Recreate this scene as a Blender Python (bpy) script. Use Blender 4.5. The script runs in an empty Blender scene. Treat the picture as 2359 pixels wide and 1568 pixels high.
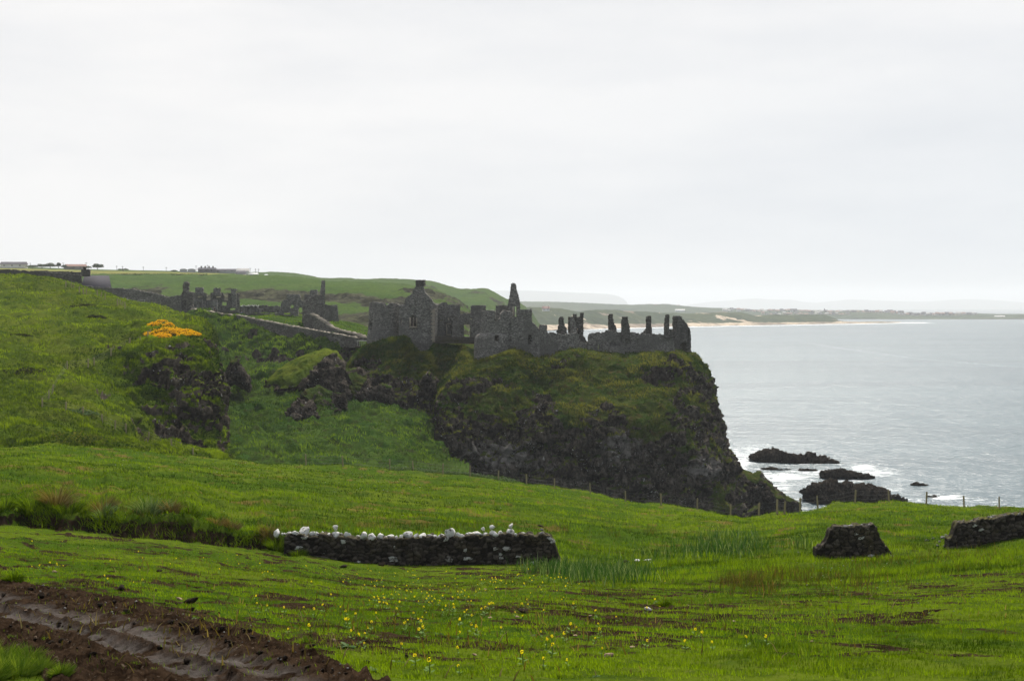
import bpy, math, random
import numpy as np
from mathutils import Vector

# ------------------------------------------------------------------ camera, sky, sun, exposure
SC = bpy.context.scene
COL = SC.collection
FPX, UC, VH = 3241.0, 1179.5, 706.0      # focal length / centre / horizon in 2359-px photo units
CAMZ = 40.0                              # metres above the sea
cam = bpy.data.cameras.new("camera")
cam.sensor_width = 36.0
cam.lens = 36.0 * FPX / 2359.0
cam.shift_y = -(784.0 - VH) / 2359.0
cam.clip_start, cam.clip_end = 0.3, 40000.0
camo = bpy.data.objects.new("camera", cam)
COL.objects.link(camo)
camo.location = (0, 0, CAMZ)
camo.rotation_euler = (math.radians(90), 0, 0)
SC.camera = camo

SUN_AZ, SUN_EL = math.radians(8.5), math.radians(50)
sd = Vector((math.sin(SUN_AZ) * math.cos(SUN_EL), math.cos(SUN_AZ) * math.cos(SUN_EL), math.sin(SUN_EL)))
sl = bpy.data.lights.new("sun", 'SUN')
sl.energy = 5.0
sl.angle = math.radians(4.0)
sl.color = (1.0, 0.95, 0.86)
so = bpy.data.objects.new("sun", sl)
COL.objects.link(so)
so.location = (0, 0, 300)
so.rotation_euler = (-sd).to_track_quat('-Z', 'Y').to_euler()

W = bpy.data.worlds.new("World")
SC.world = W
W.use_nodes = True
wn, wl = W.node_tree.nodes, W.node_tree.links
wn.clear()
def wnode(t, **k):
    n = wn.new(t)
    for a, b in k.items():
        setattr(n, a, b)
    return n
out = wnode('ShaderNodeOutputWorld')
bg = wnode('ShaderNodeBackground')
bg.inputs[1].default_value = 0.1
sky = wnode('ShaderNodeTexSky', sky_type='NISHITA', sun_disc=False, sun_elevation=SUN_EL, sun_rotation=SUN_AZ)
tc = wnode('ShaderNodeTexCoord')
mp = wnode('ShaderNodeMapping')
mp.inputs['Scale'].default_value = (1.0, 1.0, 4.5)
wl.new(tc.outputs['Generated'], mp.inputs[0])
n1 = wnode('ShaderNodeTexNoise')
n1.inputs['Scale'].default_value = 2.6
n1.inputs['Detail'].default_value = 7
n1.inputs['Roughness'].default_value = 0.55
wl.new(mp.outputs[0], n1.inputs['Vector'])
# bright thin overcast toward the sun, thinner behind the camera
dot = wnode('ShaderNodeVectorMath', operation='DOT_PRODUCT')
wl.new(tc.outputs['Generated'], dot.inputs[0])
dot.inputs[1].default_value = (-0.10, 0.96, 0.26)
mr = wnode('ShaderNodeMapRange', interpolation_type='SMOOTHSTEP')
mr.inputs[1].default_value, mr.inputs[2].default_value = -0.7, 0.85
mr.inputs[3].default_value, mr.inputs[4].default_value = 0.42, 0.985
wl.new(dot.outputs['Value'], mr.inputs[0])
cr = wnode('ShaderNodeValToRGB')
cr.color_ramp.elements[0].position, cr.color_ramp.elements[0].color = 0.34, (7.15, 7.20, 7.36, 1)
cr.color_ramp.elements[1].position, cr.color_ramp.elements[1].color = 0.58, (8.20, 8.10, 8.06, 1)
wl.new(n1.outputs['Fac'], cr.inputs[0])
# cooler, greyer towards the sea on the right near the horizon
sx = wnode('ShaderNodeSeparateXYZ')
wl.new(tc.outputs['Generated'], sx.inputs[0])
mx_ = wnode('ShaderNodeMapRange', interpolation_type='SMOOTHSTEP')
mx_.inputs[1].default_value, mx_.inputs[2].default_value = -0.25, 0.5
wl.new(sx.outputs['X'], mx_.inputs[0])
mz_ = wnode('ShaderNodeMapRange', interpolation_type='SMOOTHSTEP')
mz_.inputs[1].default_value, mz_.inputs[2].default_value = 0.30, 0.0
wl.new(sx.outputs['Z'], mz_.inputs[0])
mm = wnode('ShaderNodeMath', operation='MULTIPLY')
wl.new(mx_.outputs[0], mm.inputs[0]); wl.new(mz_.outputs[0], mm.inputs[1])
cool = wnode('ShaderNodeMixRGB', blend_type='MULTIPLY')
cool.inputs[2].default_value = (0.80, 0.85, 0.905, 1)
wl.new(mm.outputs[0], cool.inputs[0]); wl.new(cr.outputs[0], cool.inputs[1])
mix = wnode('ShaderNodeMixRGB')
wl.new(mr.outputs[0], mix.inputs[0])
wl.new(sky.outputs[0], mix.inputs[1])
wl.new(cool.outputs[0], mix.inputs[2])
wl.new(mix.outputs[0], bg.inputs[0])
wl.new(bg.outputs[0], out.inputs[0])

SC.view_settings.view_transform = 'Standard'
SC.view_settings.look = 'None'
SC.view_settings.gamma = 1.0
SC.view_settings.exposure = 0.2
SC.cycles.max_bounces = 6
SC.cycles.diffuse_bounces = 2
SC.cycles.glossy_bounces = 2
SC.cycles.transmission_bounces = 3
SC.cycles.volume_bounces = 0
SC.cycles.caustics_reflective = False
SC.cycles.caustics_refractive = False
SC.cycles.sample_clamp_indirect = 4.0

RS = np.random.RandomState(7)
random.seed(7)

# ------------------------------------------------------------------ numeric helpers
_perm = RS.permutation(256)
_perm = np.concatenate([_perm, _perm, _perm])
_val = RS.rand(256) * 2 - 1
def vnoise(p):
    p = np.asarray(p, float)
    i = np.floor(p).astype(int); f = p - i
    f = f * f * f * (f * (f * 6 - 15) + 10)
    i &= 255
    j = (i + 1) & 255
    def h(a, b, c):
        return _val[_perm[(_perm[(_perm[a] + b) & 255] + c) & 255]]
    x0, y0, z0 = i[..., 0], i[..., 1], i[..., 2]
    x1, y1, z1 = j[..., 0], j[..., 1], j[..., 2]
    fx, fy, fz = f[..., 0], f[..., 1], f[..., 2]
    a = h(x0, y0, z0) * (1 - fx) + h(x1, y0, z0) * fx
    b = h(x0, y1, z0) * (1 - fx) + h(x1, y1, z0) * fx
    c = h(x0, y0, z1) * (1 - fx) + h(x1, y0, z1) * fx
    d = h(x0, y1, z1) * (1 - fx) + h(x1, y1, z1) * fx
    return (a * (1 - fy) + b * fy) * (1 - fz) + (c * (1 - fy) + d * fy) * fz
def fbm(p, sc, octv=4, gain=0.5, seed=0.0):
    p = np.asarray(p, float) / np.asarray(sc, float) + seed * 17.31
    r, a, t = 0, 1.0, 0
    for k in range(octv):
        r = r + a * vnoise(p); t += a
        a *= gain; p = p * 2.03 + 5.7
    return r / t
def ridged(p, sc, octv=4, gain=0.55, seed=0.0):
    p = np.asarray(p, float) / np.asarray(sc, float) + seed * 11.7
    r, a, t = 0, 1.0, 0
    for k in range(octv):
        r = r + a * (1 - 2 * np.abs(vnoise(p))); t += a
        a *= gain; p = p * 2.1 + 3.3
    return r / t
def vor3(p, seed=0):
    p = np.asarray(p, float)
    i = np.floor(p).astype(int); f1 = np.full(p.shape[:-1], 9.0); f2 = f1.copy(); cid = np.zeros(p.shape[:-1])
    for a in (-1, 0, 1):
        for b in (-1, 0, 1):
            for c_ in (-1, 0, 1):
                q = i + (a, b, c_)
                h = _perm[(_perm[(_perm[(q[..., 0] + seed) & 255] + q[..., 1]) & 255] + q[..., 2]) & 255]
                o = np.stack([_val[h], _val[_perm[h]], _val[_perm[h + 77]]], -1) * .45 + .5
                d = np.linalg.norm(p - q - o, axis=-1)
                n1 = d < f1
                f2 = np.where(n1, f1, np.minimum(f2, d)); cid = np.where(n1, (h % 251) / 251.0, cid); f1 = np.where(n1, d, f1)
    return cid, f1, f2 - f1
def crag_disp(G, scale, seed):
    """blocky, jointed rock relief, about -0.6 .. 0.7"""
    w = G + 0.5 * scale * np.stack([fbm(G, scale * .9, 3, .5, seed + 40), fbm(G, scale * .9, 3, .5, seed + 41), fbm(G, scale * .9, 3, .5, seed + 42)], -1)
    c1, _, e1 = vor3(w / (scale, scale, scale * 1.35), seed)
    c2, _, e2 = vor3(w / (scale * .38, scale * .38, scale * .55) + 3.3, seed + 5)
    return 0.75 * (c1 - .5) + 0.38 * (c2 - .5) - 0.35 * (1 - sstep(e1, 0, .22)) - 0.16 * (1 - sstep(e2, 0, .25)) + 0.45 * fbm(G, scale * 2.5, 3, .5, seed + 8)
def sstep(x, a, b):
    t = np.clip((np.asarray(x, float) - a) / (b - a), 0, 1)
    return t * t * (3 - 2 * t)
def pchip(xk, yk, x):
    xk, yk, x = np.asarray(xk, float), np.asarray(yk, float), np.asarray(x, float)
    h = np.diff(xk); dl = np.diff(yk) / h
    m = np.zeros_like(yk)
    if len(xk) > 2:
        a, b = dl[:-1], dl[1:]
        ok = a * b > 0
        w1, w2 = 2 * h[1:] + h[:-1], h[1:] + 2 * h[:-1]
        den = np.where(ok, w1 / np.where(ok, a, 1) + w2 / np.where(ok, b, 1), 1)
        m[1:-1] = np.where(ok, (w1 + w2) / den, 0)
    m[0], m[-1] = dl[0], dl[-1]
    k = np.clip(np.searchsorted(xk, x, side='right') - 1, 0, len(h) - 1)
    t = (x - xk[k]) / h[k]
    t2, t3 = t * t, t * t * t
    r = (2 * t3 - 3 * t2 + 1) * yk[k] + (t3 - 2 * t2 + t) * h[k] * m[k] + (-2 * t3 + 3 * t2) * yk[k + 1] + (t3 - t2) * h[k] * m[k + 1]
    r = np.where(x < xk[0], yk[0], np.where(x > xk[-1], yk[-1], r))
    return r
def P(u, v, d):
    u, v, d = np.broadcast_arrays(np.asarray(u, float), np.asarray(v, float), np.asarray(d, float))
    return np.stack([(u - UC) * d / FPX, d, CAMZ - (v - VH) * d / FPX], -1)
def inpoly(u, v, poly):
    poly = np.asarray(poly, float)
    x, y = poly[:, 0], poly[:, 1]
    r = np.zeros(np.shape(u), bool)
    j = len(x) - 1
    for i in range(len(x)):
        c = ((y[i] > v) != (y[j] > v))
        xx = (x[j] - x[i]) * (v - y[i]) / ((y[j] - y[i]) if y[j] != y[i] else 1e-9) + x[i]
        r ^= c & (u < xx)
        j = i
    return r

# ------------------------------------------------------------------ object helpers
def tag(o, label=None, cat=None, group=None, kind=None):
    if label: o['label'] = label
    if cat: o['category'] = cat
    if group: o['group'] = group
    if kind: o['kind'] = kind
    return o
def mk(name, V, F, mats, parent=None, loc=None, attrs=None, smooth=False, midx=None):
    V = np.asarray(V, np.float64).reshape(-1, 3)
    if parent is not None:
        V = V - np.array(parent_world(parent))
    elif loc is not None:
        V = V - np.asarray(loc, float)
    me = bpy.data.meshes.new(name)
    if isinstance(F, np.ndarray):
        F = [F]
    F = [np.asarray(f, np.int32) for f in F if len(f)]
    loops = np.concatenate([f.ravel() for f in F])
    tot = np.concatenate([np.full(len(f), f.shape[1], np.int32) for f in F])
    st = np.concatenate([[0], np.cumsum(tot)[:-1]]).astype(np.int32)
    me.vertices.add(len(V)); me.vertices.foreach_set('co', V.astype(np.float32).ravel())
    me.loops.add(len(loops)); me.loops.foreach_set('vertex_index', loops.astype(np.int32))
    me.polygons.add(len(tot)); me.polygons.foreach_set('loop_start', st); me.polygons.foreach_set('loop_total', tot)
    if smooth:
        me.polygons.foreach_set('use_smooth', np.ones(len(tot), bool))
    if midx is not None:
        me.polygons.foreach_set('material_index', np.asarray(midx, np.int32))
    me.update(calc_edges=True)
    for k, a in (attrs or {}).items():
        at = me.attributes.new(k, 'FLOAT', 'POINT')
        at.data.foreach_set('value', np.asarray(a, np.float32).ravel())
    for m in (mats if isinstance(mats, (list, tuple)) else [mats]):
        me.materials.append(m)
    o = bpy.data.objects.new(name, me)
    COL.objects.link(o)
    if parent is not None:
        o.parent = parent
    elif loc is not None:
        o.location = [float(c) for c in loc]
    return o
def parent_world(p):
    l = Vector(p.location)
    while p.parent is not None:
        p = p.parent
        l += Vector(p.location)
    return tuple(l)
def empty(name, loc, label, cat, group=None):
    o = bpy.data.objects.new(name, None)
    o.empty_display_size = 0.5
    COL.objects.link(o)
    o.location = [float(c) for c in loc]
    return tag(o, label, cat, group)
def gridfaces(nr, nc, wrap=False):
    r = np.arange(nr - 1)[:, None]; c = np.arange(nc if wrap else nc - 1)[None, :]
    c2 = (c + 1) % nc
    a = r * nc + c; b = r * nc + c2
    return np.stack([a, b, b + nc, a + nc], -1).reshape(-1, 4)
def gridnormals(G):
    du = np.gradient(G, axis=1); dv = np.gradient(G, axis=0)
    n = np.cross(du, dv)
    n /= np.linalg.norm(n, axis=-1, keepdims=True) + 1e-9
    return n

def relief(ctrl, nr, nc, toward=True):
    """ctrl[row][col] = (u, v, d, rock). Dense interpolation -> world grid (nr,nc,3), rock (nr,nc), u, v"""
    C = np.asarray(ctrl, float)
    R0, C0, K = C.shape
    rs, cs = np.linspace(0, R0 - 1, nr), np.linspace(0, C0 - 1, nc)
    A = np.empty((R0, nc, K))
    for r in range(R0):
        for k in range(K):
            A[r, :, k] = pchip(np.arange(C0), C[r, :, k], cs)
    B = np.empty((nr, nc, K))
    for c in range(nc):
        for k in range(K):
            B[:, c, k] = pchip(np.arange(R0), A[:, c, k], rs)
    return P(B[..., 0], B[..., 1], B[..., 2]), B[..., 3], B[..., 0], B[..., 1]

# ------------------------------------------------------------------ materials
class M_:
    def __init__(s, name):
        s.m = bpy.data.materials.new(name); s.m.use_nodes = True
        s.t = s.m.node_tree; s.t.nodes.clear()
        s.out = s.n('ShaderNodeOutputMaterial')
    def n(s, t, **k):
        x = s.t.nodes.new(t)
        for a, b in k.items(): setattr(x, a, b)
        return x
    def l(s, a, b): s.t.links.new(a, b)
    def set(s, sock, v):
        if hasattr(v, 'is_output'): s.l(v, sock)
        elif isinstance(v, (tuple, list)) and len(v) == 3 and sock.type == 'RGBA': sock.default_value = (*v, 1)
        else: sock.default_value = v
    def attr(s, name): return s.n('ShaderNodeAttribute', attribute_name=name).outputs['Fac']
    def pos(s, scale=(1, 1, 1)):
        g = s.n('ShaderNodeNewGeometry').outputs['Position']
        if scale == (1, 1, 1): return g
        v = s.n('ShaderNodeVectorMath', operation='MULTIPLY'); s.l(g, v.inputs[0]); v.inputs[1].default_value = scale
        return v.outputs[0]
    def obj(s, scale=(1, 1, 1)):
        g = s.n('ShaderNodeTexCoord').outputs['Object']
        v = s.n('ShaderNodeVectorMath', operation='MULTIPLY'); s.l(g, v.inputs[0]); v.inputs[1].default_value = scale
        return v.outputs[0]
    def noise(s, vec, scale, detail=4, rough=0.55, dist=0.0):
        x = s.n('ShaderNodeTexNoise'); s.l(vec, x.inputs['Vector'])
        x.inputs['Scale'].default_value = scale; x.inputs['Detail'].default_value = detail
        x.inputs['Roughness'].default_value = rough; x.inputs['Distortion'].default_value = dist
        return x.outputs['Fac']
    def vor(s, vec, scale, feature='F1', out='Color', rnd=1.0):
        x = s.n('ShaderNodeTexVoronoi', feature=feature); s.l(vec, x.inputs['Vector'])
        x.inputs['Scale'].default_value = scale; x.inputs['Randomness'].default_value = rnd
        return x.outputs[out]
    def ramp(s, fac, a, b, lo=0.0, hi=1.0):
        x = s.n('ShaderNodeMapRange', interpolation_type='SMOOTHSTEP'); s.l(fac, x.inputs[0])
        x.inputs[1].default_value, x.inputs[2].default_value = a, b
        x.inputs[3].default_value, x.inputs[4].default_value = lo, hi
        return x.outputs[0]
    def math(s, op, a, b=None):
        x = s.n('ShaderNodeMath', operation=op); s.set(x.inputs[0], a)
        if b is not None: s.set(x.inputs[1], b)
        return x.outputs[0]
    def mix(s, f, a, b, mode='MIX'):
        x = s.n('ShaderNodeMixRGB', blend_type=mode)
        s.set(x.inputs[0], f); s.set(x.inputs[1], a); s.set(x.inputs[2], b)
        return x.outputs[0]
    def sep(s, c, ch):
        x = s.n('ShaderNodeSeparateColor'); s.l(c, x.inputs[0]); return x.outputs[ch]
    def bump(s, h, strength, dist):
        x = s.n('ShaderNodeBump'); s.l(h, x.inputs['Height'])
        x.inputs['Strength'].default_value = strength; x.inputs['Distance'].default_value = dist
        return x.outputs[0]
    def prin(s, col, rough=0.9, spec=0.3, normal=None, **kw):
        b = s.n('ShaderNodeBsdfPrincipled')
        s.set(b.inputs['Base Color'], col); s.set(b.inputs['Roughness'], rough); s.set(b.inputs['Specular IOR Level'], spec)
        if normal is not None: s.l(normal, b.inputs['Normal'])
        for k, v in kw.items(): s.set(b.inputs[k], v)
        s.l(b.outputs[0], s.out.inputs[0])
        return b

def plain(name, col, rough=0.85, spec=0.3, var=0.25, scale=3.0, bump=0.0):
    m = M_(name)
    p = m.obj()
    n = m.noise(p, scale, 5)
    c = m.mix(n, tuple(x * (1 - var) for x in col), tuple(min(1, x * (1 + var)) for x in col))
    m.prin(c, rough, spec, m.bump(m.noise(p, scale * 4, 5), bump, 0.05) if bump else None)
    return m.m

def rocky(name, ga, gb, gc, ra, rb, speck=0.5, gs=0.25, bump=0.5, pale=0.0):
    """grass / rock ground driven by the vertex attribute 'rock'; ga,gb,gc grass colours, ra,rb rock colours"""
    m = M_(name)
    p = m.pos()
    big, mid, fine = m.noise(p, gs * 0.35, 4), m.noise(p, gs * 1.8, 5, 0.62), m.noise(p, gs * 9, 5, 0.7)
    g = m.mix(m.ramp(big, 0.38, 0.62), ga, gb)
    g = m.mix(m.ramp(mid, 0.48, 0.68), g, gc)
    g = m.mix(m.ramp(fine, 0.3, 0.75, 0.0, 0.75), g, m.mix(1.0, g, (0.42, 0.42, 0.4), 'MULTIPLY'))
    rv = m.noise(m.pos((1, 1, 0.45)), gs * 3.2, 6, 0.65)
    r = m.mix(m.ramp(rv, 0.34, 0.66), ra, rb)
    r = m.mix(m.ramp(m.noise(p, gs * 7, 6, 0.7), 0.45, 0.7), r, m.mix(1.0, r, (0.35, 0.35, 0.37), 'MULTIPLY'))
    r = m.mix(m.ramp(m.noise(m.pos((1, 1, 1.6)), gs * 0.75, 5, 0.65), 0.42, 0.56), m.mix(1.0, r, (0.42, 0.41, 0.42), 'MULTIPLY'), r)
    if pale:
        pl = m.ramp(m.math('MULTIPLY', m.attr('pale'), m.ramp(m.noise(p, gs * 2.2, 6, 0.7), 0.30, 0.62)), 0.15, 0.75)
        r = m.mix(pl, r, (0.26, 0.235, 0.215))
    sp = m.math('MULTIPLY', m.ramp(m.noise(p, gs * 6, 3, 0.6), 0.615, 0.66), m.ramp(m.noise(p, gs * 0.9, 3), 0.50, 0.62))
    r = m.mix(m.math('MULTIPLY', sp, speck), r, (0.55, 0.55, 0.53))
    rk = m.ramp(m.math('ADD', m.attr('rock'), m.math('MULTIPLY', m.math('SUBTRACT', m.noise(p, gs * 4, 6, 0.7), 0.5), 0.9)), 0.42, 0.60)
    c = m.mix(rk, g, r)
    h = m.math('ADD', m.noise(p, gs * 6, 6, 0.7), m.math('MULTIPLY', m.noise(p, gs * 22, 4, 0.7), 0.35))
    m.prin(c, 0.95, 0.0, m.bump(h, bump, 0.9))
    return m.m

def masonry_mat(name, ca, cb, cc, scale=2.2, speck=0.5, flat=1.7):
    m = M_(name)
    p = m.pos((1, 1, flat))
    wob = m.n('ShaderNodeVectorMath', operation='ADD')
    nz = m.n('ShaderNodeTexNoise'); m.l(m.pos(), nz.inputs['Vector']); nz.inputs['Scale'].default_value = scale * 0.8
    sc_ = m.n('ShaderNodeVectorMath', operation='SCALE'); m.l(nz.outputs['Color'], sc_.inputs[0]); sc_.inputs['Scale'].default_value = 0.25
    m.l(p, wob.inputs[0]); m.l(sc_.outputs[0], wob.inputs[1])
    v = wob.outputs[0]
    cell = m.sep(m.vor(v, scale), 0)
    c = m.mix(cell, ca, cb)
    c = m.mix(m.ramp(m.noise(m.pos(), 0.22, 5, 0.6), 0.42, 0.68), c, cc)
    edge = m.vor(v, scale, 'DISTANCE_TO_EDGE', 'Distance')
    c = m.mix(m.ramp(edge, 0.0, 0.09, 0.75, 0.0), c, m.mix(1.0, c, (0.30, 0.29, 0.28), 'MULTIPLY'))
    c = m.mix(m.ramp(m.noise(m.pos(), scale * 2.5, 5, 0.7), 0.3, 0.75, 0.0, 0.6), c, m.mix(1.0, c, (0.5, 0.5, 0.5), 'MULTIPLY'))
    sp = m.math('MULTIPLY', m.ramp(m.noise(m.pos(), scale * 3.2, 3), 0.66, 0.71), m.ramp(m.noise(m.pos(), 0.35, 3), 0.47, 0.6))
    c = m.mix(m.math('MULTIPLY', sp, speck), c, (0.42, 0.42, 0.40))
    h = m.math('ADD', m.ramp(edge, 0.0, 0.14), m.math('MULTIPLY', m.noise(m.pos(), scale * 4, 5), 0.8))
    m.prin(c, 0.95, 0.0, m.bump(h, 0.8, 0.12))
    return m.m

def blade_mat(name, ca, cb, trans=0.45):
    m = M_(name)
    c = m.mix(m.attr('tint'), ca, cb)
    d = m.n('ShaderNodeBsdfDiffuse'); t = m.n('ShaderNodeBsdfTranslucent')
    m.l(c, d.inputs[0])
    m.l(m.mix(1.0, c, (1.05, 1.0, 0.45), 'MULTIPLY'), t.inputs[0])
    x = m.n('ShaderNodeMixShader'); x.inputs[0].default_value = trans
    m.l(d.outputs[0], x.inputs[1]); m.l(t.outputs[0], x.inputs[2])
    m.l(x.outputs[0], m.out.inputs[0])
    return m.m

# near field: attributes soil, wet, dry, dark
def field_mat():
    m = M_('field_ground')
    p = m.pos()
    g = m.mix(m.ramp(m.noise(p, 0.12, 4), 0.4, 0.6), (0.040, 0.078, 0.006), (0.085, 0.120, 0.010))
    g = m.mix(m.ramp(m.noise(p, 1.1, 6, 0.68), 0.42, 0.68), g, (0.030, 0.055, 0.008))
    g = m.mix(m.ramp(m.noise(p, 6.0, 4, 0.7), 0.5, 0.75, 0, 0.6), g, (0.13, 0.14, 0.03))
    g = m.mix(m.attr('dry'), g, (0.13, 0.085, 0.03))
    s = m.mix(m.ramp(m.noise(p, 3.5, 6, 0.7), 0.35, 0.65), (0.012, 0.0075, 0.0048), (0.042, 0.027, 0.017))
    s = m.mix(m.ramp(m.noise(p, 12, 4, 0.7), 0.6, 0.72), s, (0.13, 0.10, 0.075))
    s = m.mix(m.attr('wet'), s, m.mix(m.ramp(m.noise(p, 1.7, 5, 0.6), 0.35, 0.65), (0.030, 0.022, 0.017), (0.066, 0.050, 0.041)))
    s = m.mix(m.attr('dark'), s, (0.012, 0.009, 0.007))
    sm = m.ramp(m.math('ADD', m.attr('soil'), m.math('MULTIPLY', m.math('SUBTRACT', m.noise(p, 5, 6, 0.7), 0.5), 0.7)), 0.40, 0.60)
    c = m.mix(sm, g, s)
    rough = m.math('SUBTRACT', 0.95, m.math('MULTIPLY', m.attr('wet'), m.ramp(m.noise(p, 2.5, 4), 0.35, 0.7, 0.10, 0.42)))
    h = m.math('ADD', m.noise(p, 5, 6, 0.7), m.math('MULTIPLY', m.noise(p, 26, 6, 0.75), 0.9))
    m.prin(c, rough, m.math('MULTIPLY', m.attr('wet'), 0.11), m.bump(h, 0.55, 0.10))
    return m.m

MAT = {}
MAT['field'] = field_mat()
MAT['hill'] = rocky('hill_turf', (0.075, 0.115, 0.012), (0.12, 0.15, 0.018), (0.045, 0.075, 0.010), (0.036, 0.030, 0.024), (0.135, 0.112, 0.085), 0.7, 0.35, 0.6)
MAT['gully'] = rocky('gully_turf', (0.036, 0.076, 0.014), (0.065, 0.11, 0.020), (0.045, 0.058, 0.018), (0.032, 0.027, 0.022), (0.11, 0.094, 0.076), 0.5, 0.3, 0.6)
MAT['crag'] = rocky('crag_rock', (0.052, 0.088, 0.018), (0.085, 0.108, 0.026), (0.105, 0.085, 0.032), (0.038, 0.032, 0.026), (0.17, 0.145, 0.118), 0.9, 0.4, 0.9, 1.0)
MAT['skerry'] = rocky('skerry_rock', (0.02, 0.02, 0.018), (0.03, 0.03, 0.026), (0.03, 0.026, 0.02), (0.020, 0.017, 0.014), (0.105, 0.086, 0.066), 0.5, 0.7, 1.0)
MAT['bank'] = rocky('far_pasture', (0.060, 0.105, 0.026), (0.075, 0.118, 0.028), (0.055, 0.085, 0.028), (0.050, 0.048, 0.036), (0.085, 0.088, 0.048), 0.1, 0.09, 0.5)
MAT['dune'] = rocky('dune_grass', (0.055, 0.078, 0.036), (0.075, 0.092, 0.040), (0.04, 0.058, 0.03), (0.50, 0.40, 0.30), (0.58, 0.48, 0.36), 0.0, 0.012, 0.2)
MAT['coast'] = rocky('coast_land', (0.07, 0.095, 0.06), (0.10, 0.12, 0.07), (0.06, 0.08, 0.06), (0.08, 0.07, 0.06), (0.14, 0.12, 0.10), 0.0, 0.006, 0.2)
MAT['straw'] = rocky('straw_field', (0.20, 0.20, 0.055), (0.24, 0.23, 0.065), (0.15, 0.17, 0.05), (0.06, 0.10, 0.03), (0.08, 0.11, 0.03), 0.0, 0.03, 0.2)
MAT['castle'] = masonry_mat('castle_stone', (0.145, 0.139, 0.128), (0.41, 0.392, 0.36), (0.205, 0.196, 0.180), 3.1, 0.6)
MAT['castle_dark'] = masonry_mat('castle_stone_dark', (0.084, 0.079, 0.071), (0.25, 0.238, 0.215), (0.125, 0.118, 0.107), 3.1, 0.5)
MAT['pale_wall'] = masonry_mat('lime_stone', (0.17, 0.165, 0.155), (0.27, 0.26, 0.245), (0.15, 0.145, 0.14), 1.6, 0.3, 0.5)
MAT['mainland'] = masonry_mat('estate_stone', (0.12, 0.113, 0.102), (0.30, 0.283, 0.255), (0.145, 0.137, 0.122), 1.8, 0.8)
MAT['quoin'] = plain('quoin_stone', (0.30, 0.265, 0.215), 0.9, 0.1, 0.35, 1.5, 0.4)
MAT['slate'] = plain('roof_slate', (0.09, 0.085, 0.095), 0.95, 0.03, 0.25, 2.5, 0.3)
MAT['white'] = plain('limewash', (0.62, 0.61, 0.58), 0.85, 0.2, 0.10, 2.0)
MAT['tile'] = plain('red_tile', (0.20, 0.115, 0.09), 0.85, 0.2, 0.2, 2.0)
MAT['wood'] = plain('post_wood', (0.27, 0.225, 0.13), 0.9, 0.1, 0.35, 9.0, 0.3)
MAT['oldwood'] = plain('weathered_wood', (0.060, 0.052, 0.042), 0.9, 0.1, 0.3, 6.0, 0.3)
MAT['wire'] = plain('fence_wire', (0.09, 0.09, 0.085), 0.55, 0.4, 0.1, 3.0)
MAT['rail'] = plain('pale_rail', (0.45, 0.45, 0.43), 0.6, 0.3, 0.1, 3.0)
MAT['metalroof'] = plain('sheet_roof', (0.30, 0.31, 0.33), 0.5, 0.4, 0.1, 0.5)
MAT['glass'] = plain('window_glass', (0.03, 0.035, 0.04), 0.15, 0.6, 0.1, 1.0)
MAT['grass'] = blade_mat('grass_blade', (0.018, 0.045, 0.002), (0.172, 0.268, 0.010), 0.55)
MAT['reed'] = blade_mat('reed_blade', (0.035, 0.095, 0.018), (0.27, 0.34, 0.17), 0.4)
MAT['drygrass'] = blade_mat('dry_blade', (0.10, 0.075, 0.022), (0.30, 0.24, 0.11), 0.4)
MAT['rush'] = blade_mat('rush_blade', (0.07, 0.075, 0.014), (0.21, 0.125, 0.045), 0.4)

# ------------------------------------------------------------------ near field (one sheet from under the camera to the cliff edge)
U_R = [-1000, 0, 200, 400, 640, 850, 1000, 1100, 1213, 1300, 1360, 1440, 1523, 1600, 1683, 1715, 1748, 1800, 1843, 1900, 1970, 2048, 2134, 2221, 2300, 2400, 3400]
V_R = [1010, 1030, 1035, 1052, 1068, 1080, 1090, 1098, 1112, 1125, 1136, 1153, 1163, 1170, 1182, 1189, 1188, 1184, 1180, 1168, 1162, 1157, 1160, 1165, 1166, 1168, 1175]
D_R = [128, 130, 132, 140, 150, 162, 170, 171, 168, 167, 166, 161, 155, 150, 144, 141, 138, 131, 127, 132, 140, 148, 152, 155, 156, 156, 150]
def ridge_v(u): return pchip(U_R, V_R, u)
def ridge_d(u): return pchip(U_R, D_R, u)
U_B = [-1000, 0, 130, 300, 420, 550, 680, 848, 958, 1290, 1500, 1900, 2050, 2359, 3400]
V_B = [1160, 1212, 1222, 1235, 1247, 1262, 1276, 1298, 1302, 1299, 1305, 1294, 1290, 1268, 1230]
U_H = [-1000, 0, 200, 400, 520, 620, 690, 900, 1100, 1200, 1290, 1360, 3400]
H_H = [0.45, 0.55, 0.75, 0.85, 0.60, 0.62, 0.72, 0.80, 0.60, 0.40, 0.18, 0.0, 0.0]
DW = 55.9
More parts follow.
